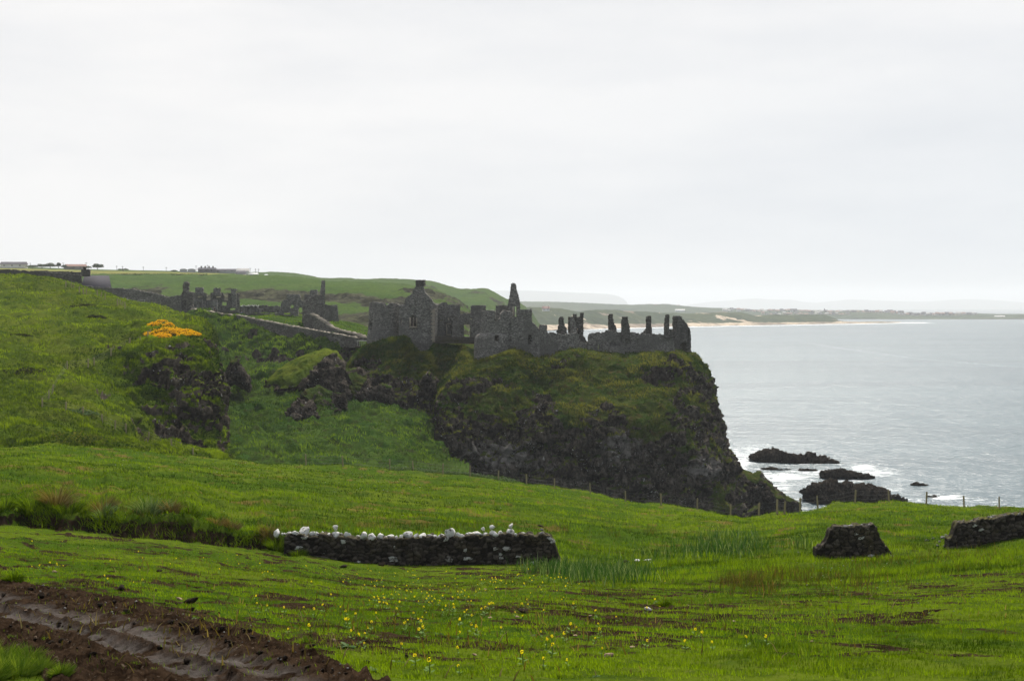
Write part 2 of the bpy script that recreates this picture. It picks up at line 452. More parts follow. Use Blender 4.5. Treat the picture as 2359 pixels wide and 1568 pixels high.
def field_rel(uu, dd):
    """height relative to the camera of the smooth near field; uu 1-D (columns), dd 2-D (rows, columns)"""
    Z = np.empty_like(dd)
    vb, vr, dr, hh = pchip(U_B, V_B, uu), ridge_v(uu), ridge_d(uu), pchip(U_H, H_H, uu)
    hn = fbm(np.stack([uu / 62.0, uu * 0, uu * 0], -1), 2.0, 4, .6, 34) * 2.2 * (1 - sstep(uu, 600, 660))
    for c in range(len(uu)):
        z55 = -(vb[c] - VH) * 55 / FPX
        zr = -(vr[c] - VH) * dr[c] / FPX
        z30 = -3.457 + (z55 + 3.457) * 17.5 / 42
        dm = (55 + dr[c]) / 2
        zm = (z55 + zr) / 2 + 0.35
        left = 1 - sstep(uu[c], 480, 760)
        sl = (vr[c] - VH) / FPX
        k10 = zr - 10 * sl - (1.3 * left + 2.6 * (1 - left))
        k25 = zr - 25 * sl - (2.2 * left + 9 * (1 - left))
        k60 = zr - 60 * sl - (4.0 * left + 24 * (1 - left))
        if uu[c] > 1560:
            t = sstep(uu[c], 1560, 1700); k60 = k60 * (1 - t) + (-42.5) * t; k25 = k25 * (1 - t) + (zr - 16) * t
        Z[:, c] = pchip([1.5, 13, 30, 55, dm, dr[c] - 4, dr[c], dr[c] + 10, dr[c] + 25, dr[c] + 60],
                        [-1.75, -3.457, z30, z55, zm, zr + 4 * sl * 0.55, zr, k10, max(k25, -42), max(k60, -42.5)], dd[:, c])
        Z[:, c] += hh[c] * (1 + .55 * hn[c]) * sstep(dd[:, c], DW - 0.35, DW + 0.55) * (1 - sstep(dd[:, c], 66, 112))
    return Z
# the muddy track: seven plan curves across it (edge, clod ridge, rut, ridge, rut, ridge, far edge), each given where it lies on the ground
TRK = [([0, 500, 825, 1000], [1326, 1411, 1556, 1640]), ([0, 300, 500, 750, 900], [1351, 1406, 1466, 1546, 1600]), ([0, 300, 500, 600, 760], [1381, 1451, 1506, 1541, 1596]),
       ([0, 150, 300, 450, 620], [1394, 1431, 1478, 1527, 1586]), ([0, 150, 300, 450, 560], [1408, 1448, 1501, 1546, 1588]), ([0, 140, 300, 420], [1446, 1478, 1541, 1590]), ([0, 110, 200], [1500, 1566, 1622])]
def track(x, d, z=None):
    u = UC + x * FPX / d
    if z is None: z = near_z(x, d) - CAMZ
    v = VH - z * FPX / d
    v = v - (u < 0) * u * .2
    L = [np.interp(u, a, b) + np.maximum(u - a[-1], 0) * .33 for a, b in TRK]
    w = np.where(v < L[0], (v - L[0]) / 22.0, 0.0)
    for k in range(6):
        w = np.where((v >= L[k]) & (v < L[k + 1]), k + (v - L[k]) / np.maximum(L[k + 1] - L[k], 1), w)
    return np.where(v >= L[6], 6 + (v - L[6]) / 25.0, w), 0.6 * x - 0.8 * d
def near_surface(uu, dd):
    """world grid + attributes"""
    U = np.broadcast_to(uu[None, :], dd.shape)
    X = (U - UC) * dd / FPX
    bank = (1 - sstep(U, 660, 720)) * (dd > 40)
    Pb = np.stack([X, dd, 0 * dd], -1)
    wig = bank * (1.5 * fbm(np.stack([X, dd * 0, dd * 0], -1), 2.4, 5, 0.62, 3) + .5 * fbm(Pb, .8, 3, .6, 31))
    Z = field_rel(uu, dd + wig)
    Pw = np.stack([X, dd, np.zeros_like(dd)], -1)
    far = sstep(dd, 58, 70)
    beyond = sstep(dd, ridge_d(uu)[None, :] - 3, ridge_d(uu)[None, :] + 12)
    Z = Z + far * (0.42 * fbm(Pw, 9, 4, 0.5, 1) + 0.30 * fbm(Pw, 2.6, 4, 0.6, 6)) * (1 + 1.6 * beyond)
    right = sstep(U, 1300, 1420) * sstep(dd, 38, 48)
    Z = Z + (1 - far) * right * (0.34 * fbm(Pw, 5, 4, 0.55, 2) + 0.16 * fbm(Pw, 1.3, 3, 0.6, 8))
    low = (1 - sstep(dd, 54, 56)) * (1 - right)
    w, t = track(X, dd, Z)
    w = w + 0.13 * fbm(np.stack([t * .5, w * .6, 0 * w], -1), .5, 4, .6, 18)
    on = 1 - sstep(dd, 30, 40)
    PT = np.stack([(X * .85 + dd * .53), t * 0.18, w * 0], -1)
    streak = fbm(PT, 0.62, 5, 0.62, 4)
    Z = Z + low * (0.06 * streak + 0.04 * fbm(Pw, 0.35, 4, 0.6, 5) + 0.08 * fbm(Pw, 3.0, 3, 0.5, 7))
    tr = sstep(w + .35 * fbm(Pw, .5, 4, .6, 47), 0.25, 0.85) * (1 - sstep(w, 6.0, 6.5)) * on
    prof = np.interp(w, [-.3, 0, .5, 1.0, 1.35, 1.7, 2.1, 2.5, 3.0, 3.5, 4.0, 4.45, 5.0, 5.4, 6.0, 6.5],
                     [0, .0, .01, .085, .03, .02, -.045, -.03, .03, -.045, -.05, -.02, .08, .02, .01, 0])
    wet = np.interp(w, [1.6, 1.95, 2.35, 2.65, 3.0, 3.35, 4.25, 4.55], [0, .9, .9, .35, .1, .9, .9, 0])
    clod = ridged(Pw, 0.26, 4, 0.6, 2) * 0.4 + fbm(Pw, 0.10, 3, 0.65, 9)
    tread = np.sin((t * 1.0 + X * 1.2) * 2 * np.pi / 0.30) * np.interp(w, [4.9, 5.2, 5.9, 6.2], [0, 1, 1, 0])
    dry_ = (1 - wet * 0.92)
    Z = Z + tr * (prof * (1.0 + 0.15 * fbm(Pw, 0.5, 3, 0.5, 8)) + wet * .034 * fbm(Pw, .13, 3, .65, 44) + (clod * 0.055 + 0.05 * np.clip(ridged(Pw, 0.09, 3, .6, 6), -.1, 1) * (.4 + prof * 8).clip(.2, 1)) * dry_ + 0.022 * tread + .012 * wet * np.sin((t + w * .12) * 2 * np.pi / .24))
    wet = wet * sstep(fbm(Pw, 0.40, 4, 0.65, 3) + 0.3 * fbm(PT, 0.3, 3, 0.5, 2), -0.25, 0.02)
    fringe = sstep(w, -1.6, 0.5) * (1 - sstep(w, 6.2, 7.0)) * on
    soil = np.maximum(tr, fringe * (0.46 + 1.1 * fbm(Pw, 0.5, 4, 0.65, 12)))
    bare = sstep(streak, 0.07, 0.26) * (0.55 + 0.6 * fbm(Pw, 2.2, 3, 0.6, 13)) * low
    bare = np.maximum(bare, low * sstep(fbm(Pw, 1.3, 4, 0.65, 14), 0.16, 0.34) * 0.85)
    bare = bare * (.35 + .65 * sstep(dd, 13.0, 15.5))
    soil = np.maximum(soil, bare)
    pool = low * np.exp(-((U - 1500) / 420.0) ** 2) * sstep(dd, 14, 18) * (1 - sstep(dd, 32, 44)) * .78
    soil = np.maximum(soil, pool * sstep(streak + 0.4 * fbm(Pw, 0.8, 4, 0.6, 15), -0.06, 0.16) * 0.95)
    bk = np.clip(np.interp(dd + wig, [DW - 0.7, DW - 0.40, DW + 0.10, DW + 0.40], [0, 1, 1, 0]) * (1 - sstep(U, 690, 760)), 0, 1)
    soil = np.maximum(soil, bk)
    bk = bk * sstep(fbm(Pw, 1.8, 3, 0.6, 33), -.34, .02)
    Z = Z + bk * 0.30 * fbm(Pw, 0.6, 4, 0.6, 16)
    dry = far * sstep(fbm(Pw, 2.0, 4, 0.6, 17), 0.30, 0.5) * 0.7
    dry = np.maximum(dry, beyond * sstep(U, 1760, 1900) * sstep(fbm(Pw, 3.0, 4, 0.6, 21), -0.05, 0.25) * 0.8)
    return np.stack([X, dd, Z + CAMZ], -1), dict(soil=soil, wet=wet * tr, dry=dry, dark=bk)
uu = np.concatenate([np.linspace(-1000, -20, 50), np.linspace(0, 2359, 1040), np.linspace(2380, 3400, 50)])
NA, NB = 470, 60
zmid = np.concatenate([np.linspace(1.5, 12, 14), [12.6]])
kk = np.linspace(0, 1, NA)
drc = ridge_d(uu)
# rows evenly spaced on a v-like measure: v ~ slope-corrected 1/d
s0, s1 = 1 / (13.0 + 14), 1 / (drc + 14)
near_d = 1 / (s0 + (s1 - s0)[None, :] * kk[:, None]) - 14
beyond_d = drc[None, :] + np.linspace(0.02, 1, NB)[:, None] ** 1.4 * 62
DD = np.concatenate([np.repeat(zmid[:, None], len(uu), 1), near_d, beyond_d], 0)
# a few extra rows at the bank so its face stays steep
G_NEAR, AT = near_surface(uu, DD)
FIELD = mk('field', G_NEAR, gridfaces(*DD.shape), MAT['field'], smooth=True, attrs=AT)
tag(FIELD, kind='structure')
def near_z(x, d):
    """ground height (world) at world x, y=d, from the built sheet"""
    x, d = np.atleast_1d(np.asarray(x, float)), np.atleast_1d(np.asarray(d, float))
    u = UC + x * FPX / d
    ci = np.clip(np.searchsorted(uu, u) - 1, 0, len(uu) - 2)
    r = np.empty(len(x))
    for i in range(len(x)):
        c = ci[i]; f = (u[i] - uu[c]) / (uu[c + 1] - uu[c])
        r[i] = np.interp(d[i], DD[:, c], G_NEAR[:, c, 2]) * (1 - f) + np.interp(d[i], DD[:, c + 1], G_NEAR[:, c + 1, 2]) * f
    return r
def on_field(u, v, dlo=9.0, dhi=None):
    """world point where the photo ray (u, v) meets the near field"""
    c = int(np.clip(np.searchsorted(uu, u) - 1, 0, len(uu) - 2))
    vv = VH - (G_NEAR[:, c, 2] - CAMZ) * FPX / DD[:, c]
    n = 15 + NA
    for r in range(2, n):
        if vv[r] <= v and DD[r, c] >= dlo:
            t = (vv[r - 1] - v) / max(vv[r - 1] - vv[r], 1e-6)
            d = DD[r - 1, c] + (DD[r, c] - DD[r - 1, c]) * min(max(t, 0), 1)
            break
    else:
        d = DD[n - 1, c]
    x = (u - UC) * d / FPX
    return np.array([x, d, near_z(x, d)[0]])

# ------------------------------------------------------------------ terrain sheets further off
def terrain(name, ctrl, nr, nc, mat, amp, scale, rockamp=0.0, rockscale=4.0, seed=0, steep=(0.75, 0.45), kind='structure', gs=1.0, pale=None, edge=0):
    G, rk, U, Vv = relief(ctrl, nr, nc)
    N = gridnormals(G)
    N *= np.where(N[..., 2:3] < 0, -1, 1)
    slope = N[..., 2]
    rn = fbm(G, (rockscale * 1.6, rockscale * 1.6, rockscale * 0.9), 4, 0.55, seed)
    rock = np.clip(rk + 1.1 * rn * (rk > 0.02), 0, 1)
    rock = sstep(rock, 0.25, 0.75)
    # push along the horizontal-ish normal
    disp = amp * (fbm(G, scale, 4, 0.55, seed + 1) + 0.45 * fbm(G, scale * 0.22, 3, 0.6, seed + 2))
    if rockamp > 0 and gs == 1.0 and rockscale < 10:
        dr = rockamp * crag_disp(G, rockscale * .8, seed)
    else:
        dr = rockamp * 0.75 * ridged(G, (rockscale, rockscale, rockscale * 0.75), 5, 0.55, seed + 3) if rockamp > 0 else 0 * rock
    Dp = disp * (1 - rock * 0.5) + dr * np.maximum(rock, .5 * sstep(rk, .15, .5))
    G = G + N * Dp[..., None]
    if rockamp > 0 and rockscale < 10:          # turf holds on the ledges
        n2 = gridnormals(G)[..., 2]; n2 = np.abs(n2)
        for _ in range(2): n2[1:-1, 1:-1] = (n2[1:-1, 1:-1] * 2 + n2[:-2, 1:-1] + n2[2:, 1:-1] + n2[1:-1, :-2] + n2[1:-1, 2:]) / 6
        rock = rock * (1 - .75 * sstep(n2, .52, .80))
        rock = np.maximum(rock, sstep(rk, .1, .3) * (1 - sstep(n2, .12, .30)) * .8)
    at = dict(rock=rock)
    if pale is not None:
        at['pale'] = pale(U, Vv)
    o = mk(name, G, gridfaces(nr, nc), mat, smooth=True, attrs=at)
    tag(o, kind=kind)
    return o, G, rock

# left headland: grassy slope, cliff on its right side
c = lambda *a: list(a)
B_cols = [
    [(-500, 1060, 116, 0), (-500, 1015, 135, 0), (-500, 930, 160, 0), (-500, 850, 182, 0), (-500, 775, 215, 0), (-500, 700, 275, 0), (-500, 640, 330, 0), (-500, 655, 400, 0)],
    [(-250, 1060, 118, 0), (-250, 1015, 138, 0), (-250, 930, 160, 0), (-250, 850, 182, 0), (-250, 775, 215, 0), (-250, 700, 275, 0), (-250, 638, 330, 0), (-250, 650, 400, 0)],
    [(0, 1062, 126, 0), (0, 1020, 142, 0), (0, 930, 162, 0), (0, 850, 182, 0), (0, 775, 215, 0), (0, 700, 275, 0), (0, 641, 325, 0), (0, 655, 380, 0)],
    [(100, 1062, 126, 0), (100, 1025, 142, 0), (100, 945, 160, 0), (100, 862, 180, 0), (100, 778, 213, 0), (100, 702, 275, 0), (100, 646, 322, 0), (100, 660, 380, 0)],
    [(200, 1062, 128, 0), (200, 1030, 144, 0), (200, 985, 155, 0), (200, 880, 180, 0), (200, 785, 208, 0), (200, 715, 262, 0), (196, 664, 315, 0), (196, 678, 370, 0)],
    [(280, 1064, 130, 0), (280, 1032, 146, 0), (285, 1000, 158, .05), (280, 900, 184, .30), (280, 800, 204, .18), (280, 745, 240, 0), (280, 692, 300, 0), (280, 702, 350, 0)],
    [(345, 1056, 136, 0), (345, 1036, 148, 0), (350, 1010, 176, .6), (340, 908, 187, .55), (340, 812, 197, .30), (345, 756, 220, .05), (350, 712, 300, 0), (350, 724, 350, 0)],
    [(420, 1063, 138, 0), (420, 1046, 150, 0), (422, 1016, 180, .8), (415, 912, 188, .64), (412, 822, 195, .36), (415, 764, 214, .08), (420, 728, 318, .1), (420, 740, 345, 0)],
    [(470, 1068, 140, 0), (470, 1056, 152, 0), (475, 1022, 182, .8), (470, 920, 189, .72), (462, 832, 196, .42), (452, 770, 212, .25), (455, 742, 250, .3), (460, 770, 290, 0)],
    [(505, 1072, 142, 0), (505, 1060, 156, 0), (510, 1026, 185, .85), (505, 925, 191, .8), (497, 842, 198, .6), (484, 790, 212, .5), (476, 768, 240, .4), (470, 850, 275, 0)],
    [(520, 1074, 144, 0), (520, 1063, 158, 0), (522, 1024, 191, .9), (517, 930, 197, .9), (512, 864, 205, .8), (500, 812, 220, .7), (484, 790, 245, .5), (475, 880, 280, 0)],
    [(545, 1076, 150, 0), (545, 1068, 166, 0), (516, 1030, 215, .9), (511, 935, 220, .9), (506, 875, 226, .8), (494, 830, 236, .7), (480, 830, 255, .5), (470, 920, 285, 0)],
]
B_cols = [[(q[0], 1092, q[2], q[3]) if k == 0 else q for k, q in enumerate(col)] for col in B_cols]
B_ctrl = [[col[r] for col in B_cols] for r in range(8)]
HEAD, G_HEAD, RK_HEAD = terrain('headland', B_ctrl, 330, 420, MAT['hill'], 1.7, 9.0, 1.5, 3.4, 31)

# gully between the headland and the castle rock, rising to the estate wall
C_u = [430, 500, 560, 640, 720, 800, 900, 960, 1000, 1040, 1080]
C_ctrl = [
    [(u, 1104, 172, 0) for u in C_u],
    [(u, 1062, d, 0) for u, d in zip(C_u, (192, 192, 192, 194, 196, 198, 202, 207, 218, 246, 262))],
    [(u, 1004, d, 0) for u, d in zip(C_u, (222, 222, 222, 222, 222, 224, 229, 236, 252, 263, 266))],
    [(u, 952, d, 0) for u, d in zip(C_u, (243, 243, 243, 243, 243, 247, 254, 259, 265, 268, 270))],
    [(u, 906, d, 0) for u, d in zip(C_u, (262, 262, 262, 262, 262, 266, 275, 279, 282, 284, 286))],
    [(430, 868, 283, 0.2), (500, 868, 283, 0.2), (560, 868, 281, 0.15), (640, 868, 281, 0.3), (720, 868, 281, 0.3), (800, 868, 285, 0.3), (900, 868, 290, 0.3), (960, 868, 291.2, 0.3), (1000, 868, 292, 0.3), (1040, 868, 292, 0.15), (1080, 868, 292, 0)],
    [(430, 800, 306, 0.1), (500, 800, 306, 0.1), (560, 806, 304, 0.2), (640, 828, 297, 0.42), (720, 838, 294, 0.5), (800, 838, 294, 0.5), (900, 838, 298, 0.4), (960, 833.2, 301.6, 0.28), (1000, 830, 304, 0.2), (1040, 830, 304.5, 0.1), (1080, 830, 305, 0)],
    [(430, 750, 324, 0), (500, 752, 323, 0.1), (560, 766, 317, 0.15), (640, 796, 305, 0.3), (720, 808, 299, 0.42), (800, 808, 298, 0.42), (900, 806, 304, 0.3), (960, 806, 307.6, 0.24), (1000, 806, 310, 0.2), (1040, 806, 311, 0.1), (1080, 806, 312, 0)],
    [(430, 722, 336, 0), (500, 730, 332, 0), (560, 744, 324, 0), (640, 776, 311, 0), (720, 792, 303, 0), (800, 794, 301, 0), (900, 796, 308, 0), (960, 798.4, 314, 0), (1000, 800, 318, 0), (1040, 800, 319, 0), (1080, 800, 320, 0)],
    [(430, 716, 350, 0), (500, 724, 345, 0), (560, 736, 338, 0), (640, 752, 326, 0), (720, 771, 314, 0), (800, 786, 311, 0), (900, 800, 320, 0), (960, 824, 329, 0), (1000, 840, 335, 0), (1040, 845, 337.5, 0), (1080, 850, 340, 0)],
]
GULLY, G_GUL, RK_GUL = terrain('gully', C_ctrl, 300, 360, MAT['gully'], 2.3, 8.0, 2.0, 4.5, 41)

# castle rock
K_cols = [
    [(780, 1010, 262, .4), (782, 960, 268, .3), (788, 910, 275, .3), (793, 872, 281, .1), (800, 845, 285, .05), (800, 846, 300, 0), (800, 900, 318, 0)],
    [(850, 1010, 252, .4), (850, 945, 262, .5), (850, 895, 269, .6), (846, 838, 278, .3), (842, 802, 283, .05), (842, 800, 312, 0), (842, 900, 330, 0)],
    [(925, 1010, 248, .3), (925, 938, 260, .55), (925, 880, 268, .62), (925, 818, 276, .25), (925, 777, 281, .1), (925, 788, 314, 0), (925, 900, 332, 0)],
    [(985, 1020, 248, .2), (982, 940, 262, .5), (978, 890, 268, .55), (974, 850, 273, .3), (970, 819, 277, .1), (970, 792, 314, 0), (970, 900, 332, 0)],
    [(1012, 1060, 256, .1), (1005, 985, 264, .1), (1005, 905, 272, .3), (1008, 842, 279, .15), (1010, 790, 284, .05), (1010, 787, 314, 0), (1010, 900, 332, 0)],
    [(1024, 1090, 256, .1), (1000, 1010, 262, .2), (1004, 930, 268, .2), (1036, 862, 276, .05), (1058, 793, 284, 0), (1060, 789, 314, 0), (1060, 900, 332, 0)],
    [(1040, 1110, 247, .8), (1004, 1010, 249, .9), (1014, 932, 255, .6), (1052, 872, 263, .2), (1093, 836, 270, .05), (1095, 792, 314, 0), (1095, 900, 332, 0)],
    [(1100, 1140, 243, .9), (1072, 1035, 244, .85), (1080, 945, 251, .6), (1110, 880, 260, .4), (1140, 820, 269, .1), (1142, 794, 314, 0), (1142, 900, 332, 0)],
    [(1170, 1160, 242, .9), (1150, 1050, 244, .9), (1160, 955, 250, .50), (1175, 872, 261, .34), (1186, 804, 270, .05), (1187, 796, 314, 0), (1187, 900, 332, 0)],
    [(1250, 1180, 242, .9), (1245, 1065, 245, .9), (1245, 960, 250, .6), (1245, 892, 262, .6), (1240, 828, 270, .45), (1242, 798, 314, 0), (1242, 900, 332, 0)],
    [(1345, 1195, 242, .9), (1335, 1075, 245, .85), (1330, 970, 250, .36), (1325, 885, 263, .08), (1320, 809, 274, .05), (1320, 797, 314, 0), (1320, 900, 332, 0)],
    [(1450, 1205, 242, .9), (1450, 1085, 246, .9), (1445, 975, 250, .30), (1440, 893, 263, .06), (1440, 822, 275, .05), (1440, 802, 314, 0), (1440, 900, 332, 0)],
    [(1590, 1215, 243, .9), (1575, 1092, 248, .9), (1562, 982, 253, .42), (1552, 893, 265, .22), (1540, 818, 276, .1), (1540, 802, 314, 0), (1540, 900, 332, 0)],
    [(1690, 1205, 250, .9), (1655, 1100, 255, .9), (1618, 985, 262, .7), (1606, 892, 272, .5), (1590, 824, 281, .15), (1575, 806, 316, 0), (1580, 900, 332, 0)],
    [(1745, 1165, 262, 1), (1700, 1078, 268, 1), (1660, 972, 276, .85), (1644, 884, 283, .7), (1607, 826, 290, .3), (1590, 816, 312, .2), (1600, 900, 330, .4)],
    [(1745, 1150, 300, 1), (1690, 1070, 306, 1), (1640, 965, 310, .9), (1622, 880, 314, .8), (1596, 830, 316, .5), (1580, 830, 322, .3), (1580, 900, 332, .4)],
]
K_ctrl = [[col[r] for col in K_cols] for r in range(7)]
def pale_k(u, v):
    g = lambda a, b, ra, rb: np.exp(-((u - a) / ra) ** 2 - ((v - b) / rb) ** 2)
    return np.clip(1.3 * g(1150, 1045, 75, 30) + g(1435, 1030, 60, 45) * 0.8 + g(1620, 1080, 45, 30) + 0.6 * g(1260, 1075, 50, 20), 0, 1)
KROCK, G_KR, RK_KR = terrain('castle_crag', K_ctrl, 380, 640, MAT['crag'], 0.9, 6.0, 2.3, 4.2, 53, pale=pale_k)
PALE = lambda u, v: u * 0

# plateau of the mainland ruins, then the land stepping back behind it
E_u = [150, 330, 450, 560, 650, 740, 830, 900, 1000]
E_ctrl = [
    [(150, 690, 330, 0), (330, 712, 330, 0), (450, 775, 325, 0), (560, 795, 318, 0), (650, 820, 310, 0), (740, 835, 306, 0), (830, 840, 306, 0), (900, 830, 305, .3), (1000, 860, 315, .3)],
    [(150, 668, 345, 0), (330, 705, 345, 0), (450, 728, 338, 0), (560, 741, 332, 0), (650, 757, 326, 0), (740, 775, 322, 0), (830, 792, 320, 0), (900, 815, 322, .3), (1000, 850, 330, .3)],
    [(150, 664, 360, 0), (330, 700, 360, 0), (450, 722, 356, 0), (560, 726, 356, 0), (650, 727, 352, 0), (740, 742, 352, 0), (830, 768, 356, .2), (900, 800, 360, .3), (1000, 840, 360, .3)],
    [(150, 664, 385, 0), (330, 696, 385, 0), (450, 718, 385, 0), (560, 721, 385, 0), (650, 722, 385, 0), (740, 732, 385, 0), (830, 748, 390, .2), (900, 780, 392, .3), (1000, 820, 392, .3)],
    [(150, 690, 430, 0), (330, 720, 430, 0), (450, 740, 430, 0), (560, 746, 430, 0), (650, 748, 430, 0), (740, 760, 430, 0), (830, 780, 430, .2), (900, 810, 430, .3), (1000, 850, 430, .3)],
]
ESTATE, G_EST, _ = terrain('estate_lawn', E_ctrl, 110, 260, MAT['gully'], 0.5, 7.0, 1.2, 4.0, 61)
F_u = [-400, 0, 150, 300, 450, 600, 700, 750, 850, 900, 960, 1000, 1030, 1060, 1085, 1100]
F_ctrl = [
    [(u, v, 470, .35) for u, v in zip(F_u, (760, 760, 760, 770, 770, 775, 780, 780, 785, 790, 790, 790, 790, 790, 795, 800))],
    [(u, v, 560, .5) for u, v in zip(F_u, (705, 705, 705, 712, 716, 716, 716, 722, 728, 730, 732, 735, 738, 742, 755, 775))],
    [(u, v, 640, .42) for u, v in zip(F_u, (670, 672, 680, 690, 692, 690, 690, 690, 690, 692, 698, 704, 712, 722, 738, 760))],
    [(u, v, 690, .10) for u, v in zip(F_u, (655, 658, 662, 668, 670, 672, 670, 669, 668, 670, 674, 684, 695, 708, 728, 752))],
    [(u, v, 790, 0) for u, v in zip(F_u, (640, 640, 642, 646, 648, 648, 652, 656, 660, 663, 668, 675, 688, 703, 726, 750))],
    [(u, v, 900, 0) for u, v in zip(F_u, (634, 634, 633.5, 633.5, 634, 635, 642, 647, 652, 655, 661, 668, 681, 700, 726, 750))],
    [(u, v, 1000, 0) for u, v in zip(F_u, (650, 650, 650, 650, 650, 650, 655, 660, 665, 668, 674, 684, 698, 716, 740, 760))],
]
for r in (1, 2, 3):
    for i in range(10, 16):
        q = F_ctrl[r][i]; F_ctrl[r][i] = (q[0], q[1], q[2], min(1, q[3] + 0.35))
PAST, _, _ = terrain('pasture', F_ctrl, 200, 420, MAT['bank'], 2.0, 22.0, 4.5, 16.0, 71)
H_u = [-500, 0, 100, 190, 330, 500, 600, 680]
H_ctrl = [
    [(u, 652, 915, 0) for u in H_u],
    [(u, v, 940, 0) for u, v in zip(H_u, (638, 638, 638, 638, 639, 640, 642, 648))],
    [(u, v, 1020, 0) for u, v in zip(H_u, (627, 627, 628, 629.5, 631.5, 634.5, 640, 650))],
    [(u, v, 1180, 0) for u, v in zip(H_u, (617, 618, 620, 622.8, 625.3, 630, 636, 652))],
    [(u, 655, 1230, 0) for u in H_u],
]
STRAW, _, _ = terrain('straw_field', H_ctrl, 60, 200, MAT['straw'], 0.3, 20.0, 0, 4, 81)
H2_ctrl = [
    [(u, 650, 1200, 0) for u in H_u],
    [(u, v, 1260, 0) for u, v in zip(H_u, (624, 624, 625, 627, 629, 632, 636, 644))],
    [(u, v, 1420, 0) for u, v in zip(H_u, (612, 613.5, 616, 620, 622.5, 627, 631, 640))],
    [(u, 650, 1500, 0) for u in H_u],
]
terrain('farm_land', H2_ctrl, 40, 200, MAT['bank'], 0.6, 40.0, 0, 4, 82)
G_u = [440, 520, 573, 631, 706, 746, 800, 863, 921, 958, 1001, 1040, 1070, 1115, 1138, 1170, 1197, 1208, 1222, 1240, 1262]
G_sk = [634, 631, 627, 626.5, 634, 642, 642.5, 643, 642.5, 644.5, 651, 659, 665, 663.5, 672, 690, 700, 707, 720, 745, 775]
G_ctrl = [
    [(u, 800, 1000, .3) for u in G_u],
    [(u, min(796, max(v + 58, 735)), 1120, .3) for u, v in zip(G_u, G_sk)],
    [(u, min(794, v + 26), 1250, .12) for u, v in zip(G_u, G_sk)],
    [(u, v + 9, 1380, 0) for u, v in zip(G_u, G_sk)],
    [(u, v, 1520, 0) for u, v in zip(G_u, G_sk)],
    [(u, max(740, v + 20), 1700, 0) for u, v in zip(G_u, G_sk)],
]
terrain('far_headland', G_ctrl, 120, 400, MAT['bank'], 2.6, 50.0, 8.0, 30.0, 91)
# bay: dunes, chalk cliffs and beach
wl_d = lambda v: CAMZ * FPX / (v - VH)
I_u = [1150, 1200, 1224, 1288, 1334, 1381, 1430, 1483, 1550, 1620, 1670, 1699, 1743, 1800, 1850, 1889, 1918, 1937, 1960, 2000, 2050, 2075]
I_wl = [765, 763, 762, 760, 758.5, 757, 755.5, 754, 752, 751, 750, 749.5, 748.8, 747.8, 746.8, 746, 745.6, 745.4, 745, 744.4, 743.4, 742.4]
I_sk = [706, 707, 708, 710.5, 717, 714, 716, 718, 721, 722, 718.6, 718.6, 727, 726, 725, 725.5, 731, 739.5, 741.2, 741.8, 742.0, 742.2]
I_ft = [750, 748, 748, 747, 746.5, 747.5, 745.5, 746, 745, 744.5, 744, 743.5, 742.6, 742.2, 741.6, 741.4, 741.2, 741.4, 742.4, 742.8, 742.8, 742.3]
I_rock = [0, 0, 0, .1, .1, .1, .1, .1, 0, .15, .45, .3, 0.1, 0, 0, 0, .1, .5, .9, 1, 1, 1]
Ib, Is, Im = [], [], []
I_ctrl = [
    [(u, w + .6, wl_d(w + .6), 1) for u, w in zip(I_u, I_wl)],
    [(u, w - .3, wl_d(w) * 1.002, 1) for u, w in zip(I_u, I_wl)],
    [(u, f + .8, wl_d(w) * 1.022, 1) for u, w, f in zip(I_u, I_wl, I_ft)],
    [(u, f - .4, wl_d(w) * 1.03, r) for u, w, f, r in zip(I_u, I_wl, I_ft, I_rock)],
    [(u, (f + s) / 2, wl_d(w) * 1.05, r) for u, w, f, s, r in zip(I_u, I_wl, I_ft, I_sk, I_rock)],
    [(u, s, wl_d(w) * 1.09, r * .5) for u, w, s, r in zip(I_u, I_wl, I_sk, I_rock)],
    [(u, max(s + 14, 741.5 if u > 1930 else 735), wl_d(w) * 1.14, 1) for u, w, s in zip(I_u, I_wl, I_sk)],
]
terrain('dunes', I_ctrl, 150, 520, MAT['dune'], 3.0, 45.0, 1.0, 30.0, 101)
J_u = [1100, 1190, 1330, 1450, 1520, 1557, 1660, 1800, 1950, 2060, 2150, 2260, 2356, 2420, 2700, 3200]
J_sk = [692, 694, 697.5, 702, 701, 703, 710, 714, 715, 719, 722, 722, 723.5, 726, 730, 736]
J_ctrl = [
    [(u, 735.2, 4440, 0) for u in J_u],
    [(u, v, 4520, 0) for u, v in zip(J_u, (732.5,) * 16)],
    [(u, (728 + s) / 2 + 2 if s < 726 else 730.5, 4650, 0) for u, s in zip(J_u, J_sk)],
    [(u, min(s, 731), 4950, 0) for u, s in zip(J_u, J_sk)],
    [(u, 738, 5300, 0) for u in J_u],
]
terrain('coast', J_ctrl, 60, 400, MAT['coast'], 3.0, 120.0, 0, 4, 111)
Q1_u = [900, 1100, 1209, 1270, 1326, 1385, 1410, 1430, 1440, 1450]
Q1_sk = [676, 670, 669, 671.5, 673.8, 676, 679, 685, 692, 704]
terrain('far_hills', [[(u, 716, 21000, 0) for u in Q1_u], [(u, v + 18 if v < 690 else 708, 21700, 0) for u, v in zip(Q1_u, Q1_sk)], [(u, v, 22400, 0) for u, v in zip(Q1_u, Q1_sk)], [(u, 716, 23500, 0) for u in Q1_u]], 40, 120, MAT['coast'], 4, 200, 0, 4, 121)
Q2_u = [1560, 1620, 1685, 1743, 1780, 1816, 1875, 1962, 2050, 2123, 2180, 2240, 2300, 2356, 2500, 2800, 3200]
Q2_sk = [706, 697, 691.5, 687, 690, 690, 697, 690, 693, 694.4, 691, 688.6, 692, 696, 701, 706, 712]
